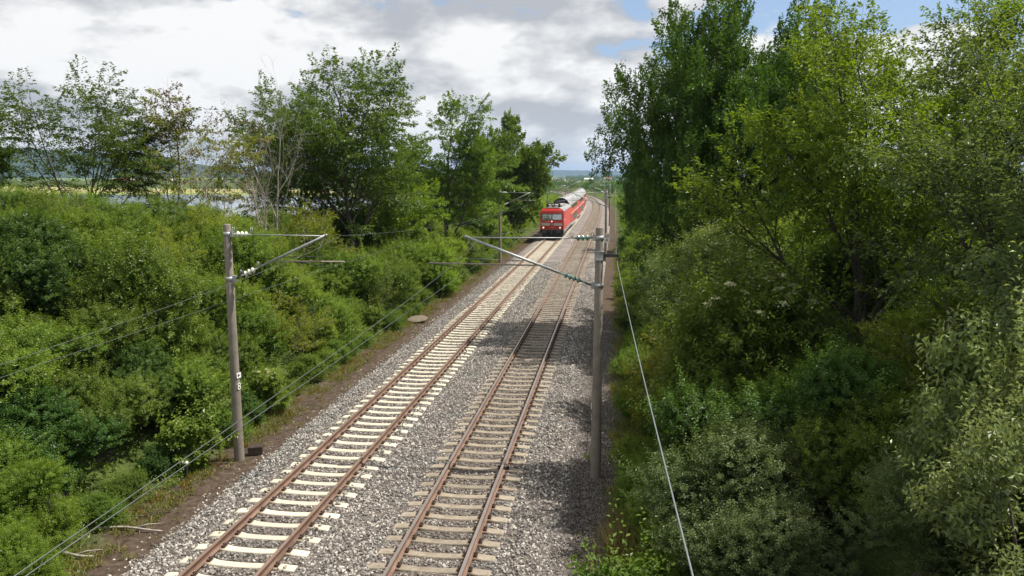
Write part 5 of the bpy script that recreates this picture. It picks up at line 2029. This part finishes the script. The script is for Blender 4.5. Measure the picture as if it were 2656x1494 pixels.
B1 = bush('hedge_a', 11, 2.0, 2.0, 3.4, L_HEDGE, n_shoot=1500, per=22, leaf=0.066, nl=24, r_lo=0.2, r_hi=0.42)
B2 = bush('hedge_b', 12, 2.5, 2.1, 3.0, L_HEDGE, n_shoot=1500, per=22, leaf=0.070, nl=28, r_lo=0.2, r_hi=0.40)
B3 = bush('dark_a', 13, 2.0, 2.1, 3.6, L_DARK, n_shoot=1300, per=22, leaf=0.080, nl=22, r_lo=0.2, r_hi=0.42)
B4 = bush('olive_a', 14, 2.1, 2.0, 2.9, L_OLIVE, n_shoot=1300, per=22, leaf=0.066, nl=24, r_lo=0.2, r_hi=0.42)
B5 = bush('fresh_a', 15, 1.6, 1.6, 2.2, L_FRESH, n_shoot=900, per=20, leaf=0.080, nl=16, r_lo=0.2, r_hi=0.42)
B6 = bush('grey_a', 16, 2.2, 2.2, 3.6, L_GREY, n_shoot=1600, per=22, leaf=0.060, nl=24, r_lo=0.2, r_hi=0.42)
B7 = bush('low_a', 17, 1.3, 1.3, 1.4, L_HEDGE, n_shoot=620, per=20, leaf=0.066, nl=14)
ELD = bush('elder', 18, 1.3, 1.3, 2.3, L_ELDER, n_shoot=520, per=22, leaf=0.12, wid=0.42, length=0.42, nl=13, flowers=26)
ELD2 = bush('elder_r', 28, 1.8, 1.8, 4.2, L_ELDER, n_shoot=900, per=22, leaf=0.115, wid=0.42, length=0.42, nl=20, r_lo=0.18, r_hi=0.36, flowers=26)
BRD = bush('broad', 19, 1.0, 1.0, 1.9, L_ELDER, n_shoot=280, per=14, leaf=0.17, wid=0.62, length=0.45, nl=10)
WIL = bush('willow', 20, 2.0, 2.0, 4.2, L_WILLOW, n_shoot=760, per=16, leaf=0.135, wid=0.42, length=0.5, nl=20, r_lo=0.16, r_hi=0.36, up=0.3)
ROB = bush('feathery', 21, 1.6, 1.6, 3.0, L_FRESH, n_shoot=900, per=34, leaf=0.062, wid=0.42, length=0.55, nl=14, spread=0.9, droop=0.25)
ELM = bush('elm', 22, 1.0, 1.0, 1.9, L_ELDER, n_shoot=240, per=13, leaf=0.12, wid=0.58, length=0.55, nl=10, up=0.2, spread=0.6)
tri_count = sum(len(m.polygons) for m in bpy.data.meshes)
print('faces so far', tri_count)

rngp = random.Random(77)
SIDE_L, SIDE_R = 'the pale-sleeper track', 'the brown-sleeper track'
KIND = {0: (B1, 'mid-green shrub'), 1: (B2, 'broad domed shrub'), 2: (B3, 'dark-green shrub'), 3: (B4, 'olive-tinged shrub'),
        4: (B5, 'fresh bright-green shrub'), 5: (B6, 'grey-green shrub'), 6: (B7, 'low rounded green bush')}


def stretch(y):
    for lim, t in ((21, 'nearer than the first masts'), (34, 'just beyond the first masts'), (48, 'level with the cover slab'), (74, 'short of the second masts'), (200, 'past the second masts')):
        if y < lim:
            return t
    return 'far along'


def in_frame(x, y, z, h, r):
    u_, v_, d_ = px((x, y, z + h * 0.6))
    m_ = r * F_PX / max(d_, 1)
    return d_ > 3 and -m_ < u_ < 2656 + m_ and v_ - m_ < 1494


def shrub(kind, x, y, h, side, wide=1.0, where=''):
    parts, lab = KIND[kind]
    hh = mesh_height(parts[0][1])
    s = h / hh
    z = G(x, y)
    if not in_frame(x, y, z, h, 2.4 * s * wide) or (h > 1.6 and rngp.random() < 0.10):
        return None
    tall = 'knee-high' if h < 1.3 else 'waist-high' if h < 1.9 else 'head-high' if h < 2.6 else 'tall' if h < 3.4 else 'very tall'
    sd = SIDE_L if side < 0 else SIDE_R
    lab = '%s %s beside %s, %s' % (tall, lab, sd, stretch(y))
    return plant('shrub', lab, 'shrub', parts, (x, y, z - 0.05), (s * wide, s * wide, s), rngp.uniform(0, 6.28), lab.replace('shrub ', 'shrubs ').replace('bush ', 'bushes '))


# left bank: rows going up the slope
def fill(side, rows, y0, y1, kinds):
    for (off, h0, h1, dy, wide) in rows:
        y = y0 + rngp.uniform(0, dy)
        while y < y1:
            x = (-11.9 - off if side < 0 else 0.35 + off) + rngp.uniform(-0.35, 0.35)
            f = rngp.uniform(0.74, 1.26) if off > 2 else 1.0
            X, Y, H = path(y, x - MID)
            k = rngp.choice(kinds)
            shrub(k, float(X), float(Y), rngp.uniform(h0, h1) * f, side, wide * rngp.uniform(0.9, 1.15), '')
            y += dy * rngp.uniform(0.75, 1.3)


fill(-1, [(0.6, 0.7, 1.3, 1.5, 1.25), (2.4, 1.7, 2.6, 2.0, 1.3), (4.4, 2.4, 3.3, 2.4, 1.3), (7.0, 2.6, 3.5, 2.8, 1.3)], 11, 44, [0, 1, 2, 3, 1, 2, 0])
fill(-1, [(9.8, 2.6, 3.4, 3.0, 1.3), (13.2, 2.4, 3.2, 3.6, 1.3), (17.0, 2.2, 3.0, 4.4, 1.4)], 13, 44, [0, 1, 3, 2, 1, 0])
fill(-1, [(0.55, 0.8, 1.5, 1.9, 1.3), (2.6, 2.2, 3.4, 2.6, 1.3), (5.2, 2.8, 4.0, 3.4, 1.35), (8.6, 3.0, 4.2, 4.2, 1.4)], 44, 92, [0, 1, 4, 1, 0, 3])
fill(1, [(1.0, 1.1, 1.8, 1.7, 1.25), (2.4, 1.9, 2.9, 2.0, 1.3), (4.6, 2.6, 3.6, 2.4, 1.3), (7.4, 2.8, 3.8, 2.8, 1.3)], 11.5, 44, [0, 0, 2, 5, 1, 2, 1])
fill(1, [(10.6, 2.6, 3.6, 3.6, 1.4)], 11, 40, [2, 0, 5])
fill(1, [(1.0, 1.1, 1.7, 2.0, 1.2), (2.7, 2.2, 3.0, 2.6, 1.2), (5.0, 3.2, 4.6, 3.2, 1.3), (8.5, 3.2, 4.6, 4.0, 1.35)], 44, 96, [0, 2, 4, 2])


# single shrubs with a look of their own
place_px(ELD, 'elder_bush', 'elder bush with cream flower heads behind the mast with cream insulators', 'shrub', 655 * K, 905 * K, 25.0, 0.4)
place_px(BRD, 'broadleaf_shrub', 'small shrub with large glossy leaves near the short black marker post', 'shrub', 470 * K, 1020 * K, 19.8, 1.0)
place_px(ROB, 'feathery_shrub', 'bright-green feathery-leaved shrub near the fallen branches', 'shrub', 70 * K, 1130 * K, 14.4, 0.7)
place_px(ROB, 'feathery_shrub', 'lower bright-green feathery shrub crowding the fallen branches', 'shrub', 30 * K, 1300 * K, 12.6, 2.7)
place_px(B5, 'shrub', 'fresh bright-green shrub in full sun near the round cover slab', 'shrub', 800 * K, 790 * K, 33, 2.0)
place_px(B5, 'shrub', 'fresh bright-green shrub in full sun below the lighter green airy tree', 'shrub', 1090 * K, 600 * K, 52, 0.3)
place_px(B4, 'shrub', 'tall yellowish-olive shrub high on the bank in front of the wide airy tree', 'shrub', 330 * K, 560 * K, 24, 1.3)
place_px(ELD2, 'elder_bush', 'sunlit elder with cream flower plates on the bank beside the brown-sleeper track', 'shrub', 1905 * K, 640 * K, 20, 0.9)
place_px(B6, 'shrub', 'large grey-green shrub catching the sun below the tall dark oak', 'shrub', 1850 * K, 545 * K, 27, 1.9, wide=1.15)
place_px(WIL, 'willow_bush', 'pale silvery-green willow bush with large leaves, lit by the sun', 'shrub', 2610 * K, 690 * K, 11.5, 0.2, wide=0.75)
place_px(WIL, 'willow_bush', 'lower pale willow branches standing in front of the silvery willow bush', 'shrub', 2700 * K, 1010 * K, 9.6, 2.2, wide=0.9)
place_px(ELM, 'elm_sapling', 'young elm with large pale-green leaves reaching over the gravel by the feeder wire', 'sapling', 1560 * K, 1295 * K, 12.9, 0.2, wide=1.15)
place_px(ELM, 'elm_sapling', 'young elm half hidden among shaded shrubs under the feeder wire', 'sapling', 1790 * K, 1130 * K, 14.6, 2.2)


for k, (u_, v_, y_, pr, lb) in enumerate(((10, 462, 27, B1, 'tall crest shrub under the dense green tree next to the wide airy tree'), (110, 468, 28, B4, 'olive crest shrub at the foot of the wide airy tree'),
                                          (205, 474, 29, B2, 'broad crest shrub between the wide airy tree and the yellowing tree'), (290, 500, 30, B1, 'crest shrub just in front of the yellowing tree'),
                                          (600, 545, 33, B2, 'broad crest shrub below the dead leafless tree'))):
    place_px(pr, 'shrub', lb, 'shrub', u_ * K, v_ * K, y_, k * 1.3, wide=1.1)
# saplings and brambles that break up the shrubs
BRM = bare_tree(71, H=3.2, stems=3)
BRM_P = [('stem', BRM.wood('stem', BARK)), ('foliage', BRM.foliage('foliage', [L_OLIVE], 9, 0.07, 0.5, 0.12, keep=0.5))]
rq = random.Random(19)
for k in range(46):
    sd = -1 if k % 2 else 1
    y = rq.uniform(13, 60)
    off = rq.uniform(0.4, 9.0)
    x = -11.9 - off if sd < 0 else 0.5 + off
    parts, nm, lb, h = ((BRD, 'sapling', 'broad-leaved sapling', rq.uniform(1.6, 3.2)), (ELM, 'sapling', 'pale-leaved elm sapling', rq.uniform(1.8, 3.4)),
                        (BRM_P, 'bramble', 'straggling half-bare bramble', rq.uniform(2.4, 4.0)), (Y_tree, 'sapling', 'thin yellow-green sapling', rq.uniform(2.6, 4.2)))[rq.randrange(4)]
    z = G(x, y)
    s_ = h / max(mesh_height(m_) for n_, m_ in parts)
    if not in_frame(x, y, z, h, 1.5):
        continue
    lb = '%s among the shrubs beside %s, %s' % (lb, SIDE_L if sd < 0 else SIDE_R, stretch(y))
    plant(nm, lb, nm, parts, (x, y, z), s_, rq.uniform(0, 6.28), lb.replace('sapling ', 'saplings ').replace('bramble ', 'brambles '))

# ------------------------------------------------------------------ ground cover
def bank_cover(name, label, side, n, y0, y1, w0, w1, seed, mats, per=12, leaf=0.085, length=0.45):
    rs = np.random.RandomState(seed)
    y = y0 + (y1 - y0) * rs.rand(n) ** 1.5
    o = w0 + (w1 - w0) * rs.rand(n) ** 1.2
    x = (-11.75 - o) if side < 0 else (0.25 + o)
    X, Y, H = path(y, x - MID)
    Z = ground(X, Y)
    O = np.stack([X, Y, Z - 0.03], -1)
    A = unit(np.array([0, 0, 1.0]) + rs.normal(0, 0.42, (n, 3)))
    lv = Leaves()
    shoots(lv, rs, O, A, length, per, leaf, 0.55, 0.45 + rs.normal(0, 0.15, n), spread=0.7)
    o_ = mesh_obj(name, lv.mesh(name, mats))
    return tag(o_, label, 'ground cover', kind='stuff')


bank_cover('undergrowth', 'leafy green undergrowth covering the bank beside the pale-sleeper track', -1, 11000, 9, 95, 0.0, 22, 31, [L_HEDGE])
bank_cover('undergrowth', 'leafy green undergrowth covering the bank beside the brown-sleeper track', 1, 9500, 9, 95, 0.0, 16, 32, [L_DARK])


def blades(name, label, pts, mats, length, per, seed, lean=0.5, wid=0.035, cat='grass', kind='stuff'):
    rs = np.random.RandomState(seed)
    pts = np.asarray(pts, float)
    n = len(pts)
    P = np.repeat(pts, per, 0) + rs.normal(0, 0.06, (n * per, 3)) * np.array([1, 1, 0])
    D = unit(np.array([0, 0, 1.0]) + rs.normal(0, lean, (n * per, 3)) * np.array([1, 1, 0.2]))
    N = rdir(rs, n * per)
    L = length * rs.uniform(0.5, 1.25, n * per)
    lv = Leaves()
    lv.add(P, D, N, L, L * wid + 0.004, rs.uniform(0, 1, n * per), 0)
    if len(mats) > 1:
        lv.M = [rs.choice(len(mats), n * per)]
    return tag(mesh_obj(name, lv.mesh(name, mats, fold=0.1)), label, cat, kind=kind)


def edge_pts(side, n, y0, y1, w0, w1, seed, pw=1.4):
    rs = np.random.RandomState(seed)
    y = y0 + (y1 - y0) * rs.rand(n) ** pw
    x = (-11.75 - rs.uniform(w0, w1, n)) if side < 0 else 0.25 + rs.uniform(w0, w1, n)
    keep = (np.sin(y * 0.9 + seed) + np.sin(y * 2.3)) > -0.6
    X, Y, H = path(y[keep], x[keep] - MID)
    return np.stack([X, Y, ground(X, Y)], -1)


blades('verge_grass', 'yellowish weeds and grass along the bare earth beside the pale-sleeper track', edge_pts(-1, 4200, 11, 100, -0.75, 0.6, 5), [L_WEED, L_GRASS, L_STRAW], 0.17, 8, 41, 0.8, 0.10)
rs = np.random.RandomState(77)
nn = 420
yy = 11 + 70 * rs.rand(nn) ** 1.3
xx = -11.25 + rs.normal(0, 0.45, nn)
xx = np.minimum(xx, -10.45)
lv = Leaves()
shoots(lv, rs, np.stack([xx, yy, np.full(nn, -0.56)], -1), unit(np.array([0, 0, 0.8]) + rs.normal(0, 0.5, (nn, 3))), 0.22, 14, 0.06, 0.5, 0.5 + rs.normal(0, 0.2, nn), spread=0.8)
tag(mesh_obj('verge_weeds', lv.mesh('verge_weeds', [L_WEED])), 'small yellow-green weeds scattered on the dark earth strip', 'weeds', kind='stuff')
blades('verge_grass', 'rusty-red low weeds on the earth strip beside the pale-sleeper track', edge_pts(-1, 130, 15, 60, -0.45, 0.1, 9), [L_RED, L_WEED], 0.22, 12, 42, 0.6, 0.12)
blades('verge_grass', 'green and straw-coloured grass along the gravel edge beside the brown-sleeper track', edge_pts(1, 1500, 11, 90, -0.25, 0.7, 6), [L_GRASS, L_STRAW, L_WEED], 0.38, 8, 43, 0.5, 0.05)
rs = np.random.RandomState(8)
tp = np.stack([rs.normal(0.35, 0.22, 70), rs.normal(15.8, 0.9, 70), np.full(70, -0.5)], -1)
blades('dry_grass', 'tall straw-coloured dry grass by the gravel near the young elm', tp, [L_STRAW, L_STRAW, L_GRASS], 0.95, 16, 44, 0.32, 0.012)
for k, (x, y, lab) in enumerate(((-0.95, 14.5, 'larger green grass tuft growing alone in the fine gravel'), (-0.88, 14.0, 'smaller green grass tuft in front of the larger one in the gravel'), (-0.72, 22.3, 'tiny grass tuft behind the mast foot in the gravel'))):
    q = np.stack([rs.normal(0, 0.05, 12), rs.normal(0, 0.05, 12), np.full(12, 0.0)], -1)
    o_ = blades('grass_tuft', lab, q, [L_GRASS, L_FRESH], (0.20, 0.15, 0.12)[k], 8, 50 + k, 0.7, 0.06, 'grass tuft', kind=None)
    X_, Y_ = x, y
    o_.location = (x, y, float(np.interp(x - MID, PO, PZ)))

# ------------------------------------------------------------------ small things on the verges
mb = MB()
mb.lathe((0, 0, -0.25), (0, 0, 0.06), [(0, 0.40), (0.25, 0.42), (0.31, 0.38)], 14)
sl = mb.build('well_ring', STEEL_DARK)
sl.location = (-11.25, 42.9, -0.52)
tag(sl, 'dark sunken ring under the round weathered cover slab', 'well')
mb = MB()
prof = [(0, 0.50), (0.03, 0.60), (0.07, 0.62), (0.10, 0.55), (0.125, 0.30), (0.13, 0.05)]
mb.lathe((0, 0, 0), (0, 0, 0.13), prof, 20)
cv = mb.build('cover_slab', WOOD_STUMP)
cv.location = (-11.25, 42.9, -0.44)
cv.rotation_euler = (R(7), R(-5), 0.3)
tag(cv, 'round weathered brown cover slab lying on the earth strip', 'cover')
mb = MB()
mb.box((0, 0, 0.10), (0.42, 0.26, 0.24))
mb.add([(-0.2, -0.12, 0.222), (0.2, -0.12, 0.222), (0.16, 0.10, 0.30), (-0.12, 0.11, 0.28)], [(0, 1, 2, 3)])
bk = mb.build('timber_block', surf('dark_timber', (0.045, 0.030, 0.022), 0.9, var=0.4, scale=8, bump=0.5))
bk.location = (-10.72, 21.3, -0.50)
bk.rotation_euler = (0, 0, 0.35)
tag(bk, 'dark timber block lying beside the foot of the mast with cream insulators', 'block')
pe = empty('marker_post', (-11.82, 19.3, G(-11.82, 19.3)))
mb = MB()
mb.box((0, 0, 0.22), (0.11, 0.09, 0.50))
mb.build('post', BLACK_PAINT, pe)
mb = MB()
mb.lathe((-0.08, 0, 0.50), (0.08, 0, 0.50), [(0, 0.035), (0.02, 0.05), (0.14, 0.05), (0.16, 0.035)], 12)
mb.build('cap', WHITE_PAINT, pe)
tag(pe, 'short black marker post with white cap among the weeds', 'post')
for k, (a, b, r_, lab, mt) in enumerate((((-12.15, 15.9), (-10.55, 16.15), 0.035, 'long fallen branch with peeled white end on the earth strip', DEADWOOD),
                                     ((-12.3, 14.6), (-11.35, 14.75), 0.045, 'short peeled pale log beside the feathery shrub', BARK_PALE),
                                     ((-12.0, 16.6), (-11.0, 16.9), 0.022, 'thin brown fallen branch behind the long white one', BARK),
                                     ((-11.7, 17.3), (-11.1, 16.7), 0.018, 'thin crooked fallen twig on the brown brushwood', BARK))):
    mb = MB()
    A_, B_ = Vector((*a, gz(*a) + 0.06)), Vector((*b, gz(*b) + 0.05))
    pts = [A_.lerp(B_, t) + Vector((0, 0.07 * math.sin(5 * t + k), 0.03 * math.sin(3 * t))) for t in np.linspace(0, 1, 8)]
    mb.tube(pts, [r_ * (1 - 0.5 * i / 7) for i in range(8)], 7)
    m_ = pts[4]
    mb.tube([m_, m_ + Vector((0.25, 0.12, 0.05)), m_ + Vector((0.5, 0.28, 0.02))], [r_ * 0.5, r_ * 0.4, r_ * 0.2], 5)
    tag(mb.build('fallen_branch', mt), lab, 'branch')
for x, lab in ((-4.95, 'thin white marker peg on the ballast between the tracks'), (-2.3, 'thin white marker peg on the ballast shoulder by the brown-sleeper track')):
    mb = MB()
    mb.tube([(0, 0, -0.1), (0, 0, 0.62)], 0.035, 8)
    mb.tube([(0, 0, 0.62), (0, 0, 0.66)], [0.035, 0.012], 8)
    tag(mb.build('marker_peg', WHITE_PAINT, loc=(x, 90, -0.22)), lab, 'peg')

# ------------------------------------------------------------------ the valley
FAR_T = bush('far_tree', 55, 4.5, 4.5, 9.0, L_DARK, n_shoot=210, per=9, leaf=0.75, wid=0.7, length=1.3, nl=14)
FAR_S = bush('far_shrub', 56, 3.4, 3.4, 4.2, L_HEDGE, n_shoot=520, per=12, leaf=0.26, wid=0.6, length=0.7, nl=16)
rv = random.Random(5)


def far_plant(parts, name, lab, group, u, v_base, h, z=None, rz=None, wide=1.0):
    x, y = on_plain(u, v_base)
    s = h / mesh_height(parts[0][1])
    return plant(name, lab, 'tree' if 'tree' in name else 'shrub', parts, (x, y, FIELD_Z), (s * wide, s * wide, s), rv.uniform(0, 6), group)


LT = 'dark round tree among the village houses across the lake'
for u, v, h in ((255, 475, 12), (268, 476, 13), (281, 475, 11), (238, 474, 8), (229, 473, 7), (292, 475, 7), (308, 476, 8), (322, 477, 7), (356, 474, 8), (368, 474, 9), (382, 475, 9), (395, 474, 8), (408, 475, 9),
                (425, 474, 9), (440, 474, 10), (460, 475, 9), (480, 474, 9), (500, 474, 9), (520, 475, 8), (545, 475, 9), (570, 476, 9), (600, 476, 9), (640, 476, 8), (680, 476, 9), (130, 474, 9), (160, 475, 8), (190, 474, 9), (95, 474, 10), (60, 475, 9)):
    far_plant(FAR_T, 'distant_tree', LT, 'trees of the village', u, v, h)
far_plant(FAR_T, 'distant_tree', 'solitary pale-green tree in the wheat field before the village', None, 336, 495, 7.5)
far_plant(FAR_T, 'distant_tree', 'smaller solitary tree on the field boundary before the village', None, 368, 488, 5)
W_WALL = surf('house_wall_white', (0.66, 0.63, 0.57), 0.9, var=0.08, scale=0.5)
W_CREAM = surf('house_wall_cream', (0.58, 0.48, 0.28), 0.9, var=0.08, scale=0.5)
W_ROOF = surf('tiled_roof_red', (0.34, 0.115, 0.065), 0.9, var=0.2, scale=0.8)
W_ROOFG = surf('roof_pale_grey', (0.52, 0.52, 0.50), 0.8, var=0.1, scale=0.5)


def house(u, v, w_, l_, h, rz, wall, roof, lab, rh=3.2):
    x, y = on_plain(u, v)
    o = empty('village_house', (x, y, FIELD_Z), rz)
    mb = MB()
    mb.box((0, 0, h / 2), (l_, w_, h))
    for s in (-1, 1):
        mb.add([(s * l_ / 2, -w_ / 2, h), (s * l_ / 2, w_ / 2, h), (s * l_ / 2, 0, h + rh)], [(0, 1, 2) if s > 0 else (2, 1, 0)])
    wl = mb.build('wall', wall, o)
    for k in range(3):
        mb = MB()
        mb.box((-l_ / 2 + l_ * (k + 0.5) / 3, -w_ / 2 - 0.03, h * 0.55), (1.1, 0.06, 1.3))
        mb.build('window', T_GLASS, o)
    mb = MB()
    e = 0.4
    for s in (-1, 1):
        mb.add([(-l_ / 2 - e, s * (w_ / 2 + e), h - 0.25), (l_ / 2 + e, s * (w_ / 2 + e), h - 0.25), (l_ / 2 + e, 0, h + rh + 0.05), (-l_ / 2 - e, 0, h + rh + 0.05),
                (-l_ / 2 - e, s * (w_ / 2 + e), h - 0.05), (l_ / 2 + e, s * (w_ / 2 + e), h - 0.05), (l_ / 2 + e, 0, h + rh + 0.25), (-l_ / 2 - e, 0, h + rh + 0.25)],
               [(0, 1, 2, 3), (7, 6, 5, 4), (0, 4, 5, 1), (1, 5, 6, 2), (2, 6, 7, 3), (3, 7, 4, 0)])
    rf = mb.build('roof', roof, o)
    mb = MB()
    mb.box((l_ * 0.22, 0.3, h + rh + 0.3), (0.7, 0.7, 1.6))
    mb.build('chimney', roof, rf)
    tag(o, lab, 'house')


house(297, 477, 8, 11, 5, 0.2, W_WALL, W_ROOF, 'white house with broad red roof beside dark trees in the village')
house(303, 476, 7, 8, 5.5, 1.3, W_WALL, W_ROOF, 'white gabled house turned sideways in the village')
house(319, 475, 8, 12, 6, 0.1, W_WALL, W_ROOF, 'long red-roofed farmhouse in the village centre')
house(329, 477, 8, 9, 5, 0.9, W_CREAM, W_ROOF, 'yellow-walled house in front of the village centre')
house(333, 472, 10, 15, 9, 0.2, W_WALL, W_ROOF, 'tallest white house with steep red roof in the village', 5.5)
house(342, 475, 8, 10, 5, 1.2, W_WALL, W_ROOFG, 'small white house with pale roof in the village')
house(350, 474, 8, 11, 5.5, 0.1, W_WALL, W_ROOF, 'end house with pinkish red roof at the village edge')
house(401, 473, 7, 9, 7, 0.4, W_CREAM, W_ROOF, 'cream house standing apart among the trees')
house(440, 472, 8, 13, 5, 0.1, W_WALL, W_ROOF, 'red-roofed house behind the tree row')
house(232, 474, 10, 24, 3.2, 0.05, W_WALL, W_ROOFG, 'long low white shed beside the village', 1.2)
house(636, 476, 9, 16, 4, 0.1, W_WALL, W_ROOFG, 'white barn behind the dead leafless tree', 2)
house(1527, 470, 12, 22, 5, 0.1, W_WALL, W_ROOFG, 'pale barn in the fields beyond the curve', 3)
house(1576, 467, 12, 22, 5, 0.3, W_WALL, W_ROOF, 'far farm with reddish roof beyond the curve', 3)

# tree rows far out in the plain: one mass
rs = np.random.RandomState(12)
lv = Leaves()
for (u0, u1, v, n, h) in ((1468, 1740, 465.5, 240, 11), (1150, 1500, 467.0, 130, 8), (1400, 1760, 470.0, 120, 6), (620, 1200, 474, 260, 10), (640, 1150, 466, 160, 10), (-300, 240, 463.0, 90, 12), (1560, 1740, 463.6, 90, 14)):
    for k in range(n):
        x, y = on_plain(rs.uniform(u0, u1), v + rs.uniform(-0.4, 0.4))
        c = np.array([x, y, FIELD_Z])
        hh = h * rs.uniform(0.5, 1.15)
        m = 26
        d = rdir(rs, m)
        P = c + d * np.array([hh * 0.55, hh * 0.55, hh * 0.5]) * rs.uniform(0.6, 1.0, m)[:, None] + np.array([0, 0, hh * 0.5])
        lv.add(P, rdir(rs, m), d, hh * 0.45, hh * 0.4, rs.uniform(0.1, 0.7, m))
tag(mesh_obj('distant_tree_rows', lv.mesh('distant_tree_rows', [L_DARK])), 'dark rows of distant trees crossing the plain', 'trees', kind='stuff')

# thickets along the line past the second masts, around the curve and on the lake shore: one mass each
def thicket(name, label, pts, mat, seed, m=330, leaf=0.24):
    """pts: [(x, y, height, radius)]"""
    rs = np.random.RandomState(seed)
    lv = Leaves()
    xs = np.array([p[0] for p in pts])
    ys = np.array([p[1] for p in pts])
    zs = ground(xs, ys)
    for (x, y, h, r_), z in zip(pts, zs):
        nl = 7
        c = np.stack([rs.uniform(-0.6, 0.6, nl) * r_, rs.uniform(-0.6, 0.6, nl) * r_, h * rs.uniform(0.25, 0.75, nl)], -1)
        rr = rs.uniform(0.3, 0.5, nl) * min(h, r_ * 1.4)
        i = rs.randint(nl, size=m)
        d = rdir(rs, m)
        d[:, 2] = np.where(d[:, 2] < -0.3, -d[:, 2], d[:, 2])
        P = c[i] + d * (rr[i] * rs.uniform(0.7, 1.05, m))[:, None]
        P[:, 2] = np.maximum(P[:, 2], 0.05)
        k = y > 260
        L_ = leaf * (1.6 if k else 1.0) * rs.uniform(0.7, 1.3, m)
        lv.add(P + np.array([x, y, z]), d * 0.5 + rdir(rs, m), d + rs.normal(0, 0.4, (m, 3)) + np.array([0, 0, 0.4]), L_, L_ * 0.65, 0.5 + rs.normal(0, 0.16, m) + rs.normal(0, 0.12))
    return tag(mesh_obj(name, lv.mesh(name, [mat])), label, 'thicket', kind='stuff')


pl_, pr_, pc_, ps_ = [], [], [], []
for s in np.arange(90, 230, 2.6):
    for o_, h0, h1 in ((1.4, 1.6, 2.8), (4.2, 2.4, 3.6), (8.0, 2.6, 4.0)):
        X, Y, H = path(s + rv.uniform(-1, 1), -11.9 - o_ - MID + rv.uniform(-0.6, 0.6))
        pl_.append((float(X), float(Y), rv.uniform(h0, h1), rv.uniform(1.4, 2.2)))
    for o_, h0, h1 in ((2.2, 1.8, 3.0), (5.2, 2.6, 4.2), (9.0, 3.0, 5.0)):
        X, Y, H = path(s + rv.uniform(-1, 1), 0.35 + o_ - MID + rv.uniform(-0.6, 0.6))
        pr_.append((float(X), float(Y), rv.uniform(h0, h1), rv.uniform(1.4, 2.2)))
cnt = 0
while cnt < 190:
    x, y = rv.uniform(-190, 60), rv.uniform(150, 560)
    u_, s_ = lateral(np.array([x]), np.array([y]))
    pp = px((x, y, 0))
    if abs(float(u_[0])) < 9.5 or not (1330 < pp[0] < 1700):
        continue
    pc_.append((x, y, rv.uniform(2.4, 5.2), rv.uniform(2.2, 4.2)))
    cnt += 1
for k in range(40):
    ps_.append((-28 - k * 6 + rv.uniform(-3, 3), 125 + rv.uniform(0, 50), rv.uniform(2.2, 4.0), rv.uniform(2.5, 4.0)))
thicket('thicket', 'bright-green thicket lining the pale-sleeper track beside the train', pl_, L_FRESH, 61, m=180)
thicket('thicket', 'green thicket lining the brown-sleeper track past the second masts', pr_, L_HEDGE, 62, m=160)
thicket('thicket', 'scattered bushes in the open land around the curve of the line', pc_, L_DARK, 63, m=180, leaf=0.34)
thicket('thicket', 'band of bushes on the near shore of the lake', ps_, L_HEDGE, 64, m=170, leaf=0.34)

# gravel conveyor and digger by the lake
cvx, cvy = on_plain(415, 545, -8)
co_ = empty('gravel_conveyor', (cvx, cvy, FIELD_Z))
GREEN_P = surf('green_steel', (0.05, 0.16, 0.11), 0.6, var=0.1)
mb = MB()
mb.box((-3, 0, 2.6), (26, 0.9, 0.7))
for k in range(6):
    mb.box((-14 + 4.4 * k, 0, 1.2), (0.25, 0.6, 2.6))
mb.build('belt_frame', GREEN_P, co_)
mb = MB()
mb.box((11.5, 0, 2.6), (2.4, 2.2, 5.2))
mb.build('drive_tower', GREEN_P, co_)
tag(co_, 'long green gravel conveyor with drive tower by the lake', 'conveyor')

# ------------------------------------------------------------------ haze
m, nt, out = base_mat('haze_air')
pv = nt.new('ShaderNodeVolumePrincipled')
pv.inputs['Color'].default_value = (0.50, 0.70, 0.98, 1)
pv.inputs['Density'].default_value = 0.000085
pv.inputs['Anisotropy'].default_value = 0.2
nt.l.new(pv.outputs[0], out.inputs['Volume'])
mb = MB()
mb.box((0, 8000, 85), (28600, 17000, 190))
hz_o = mb.build('haze', m)
tag(hz_o, kind='stuff')
print('faces', sum(len(q.polygons) for q in bpy.data.meshes))
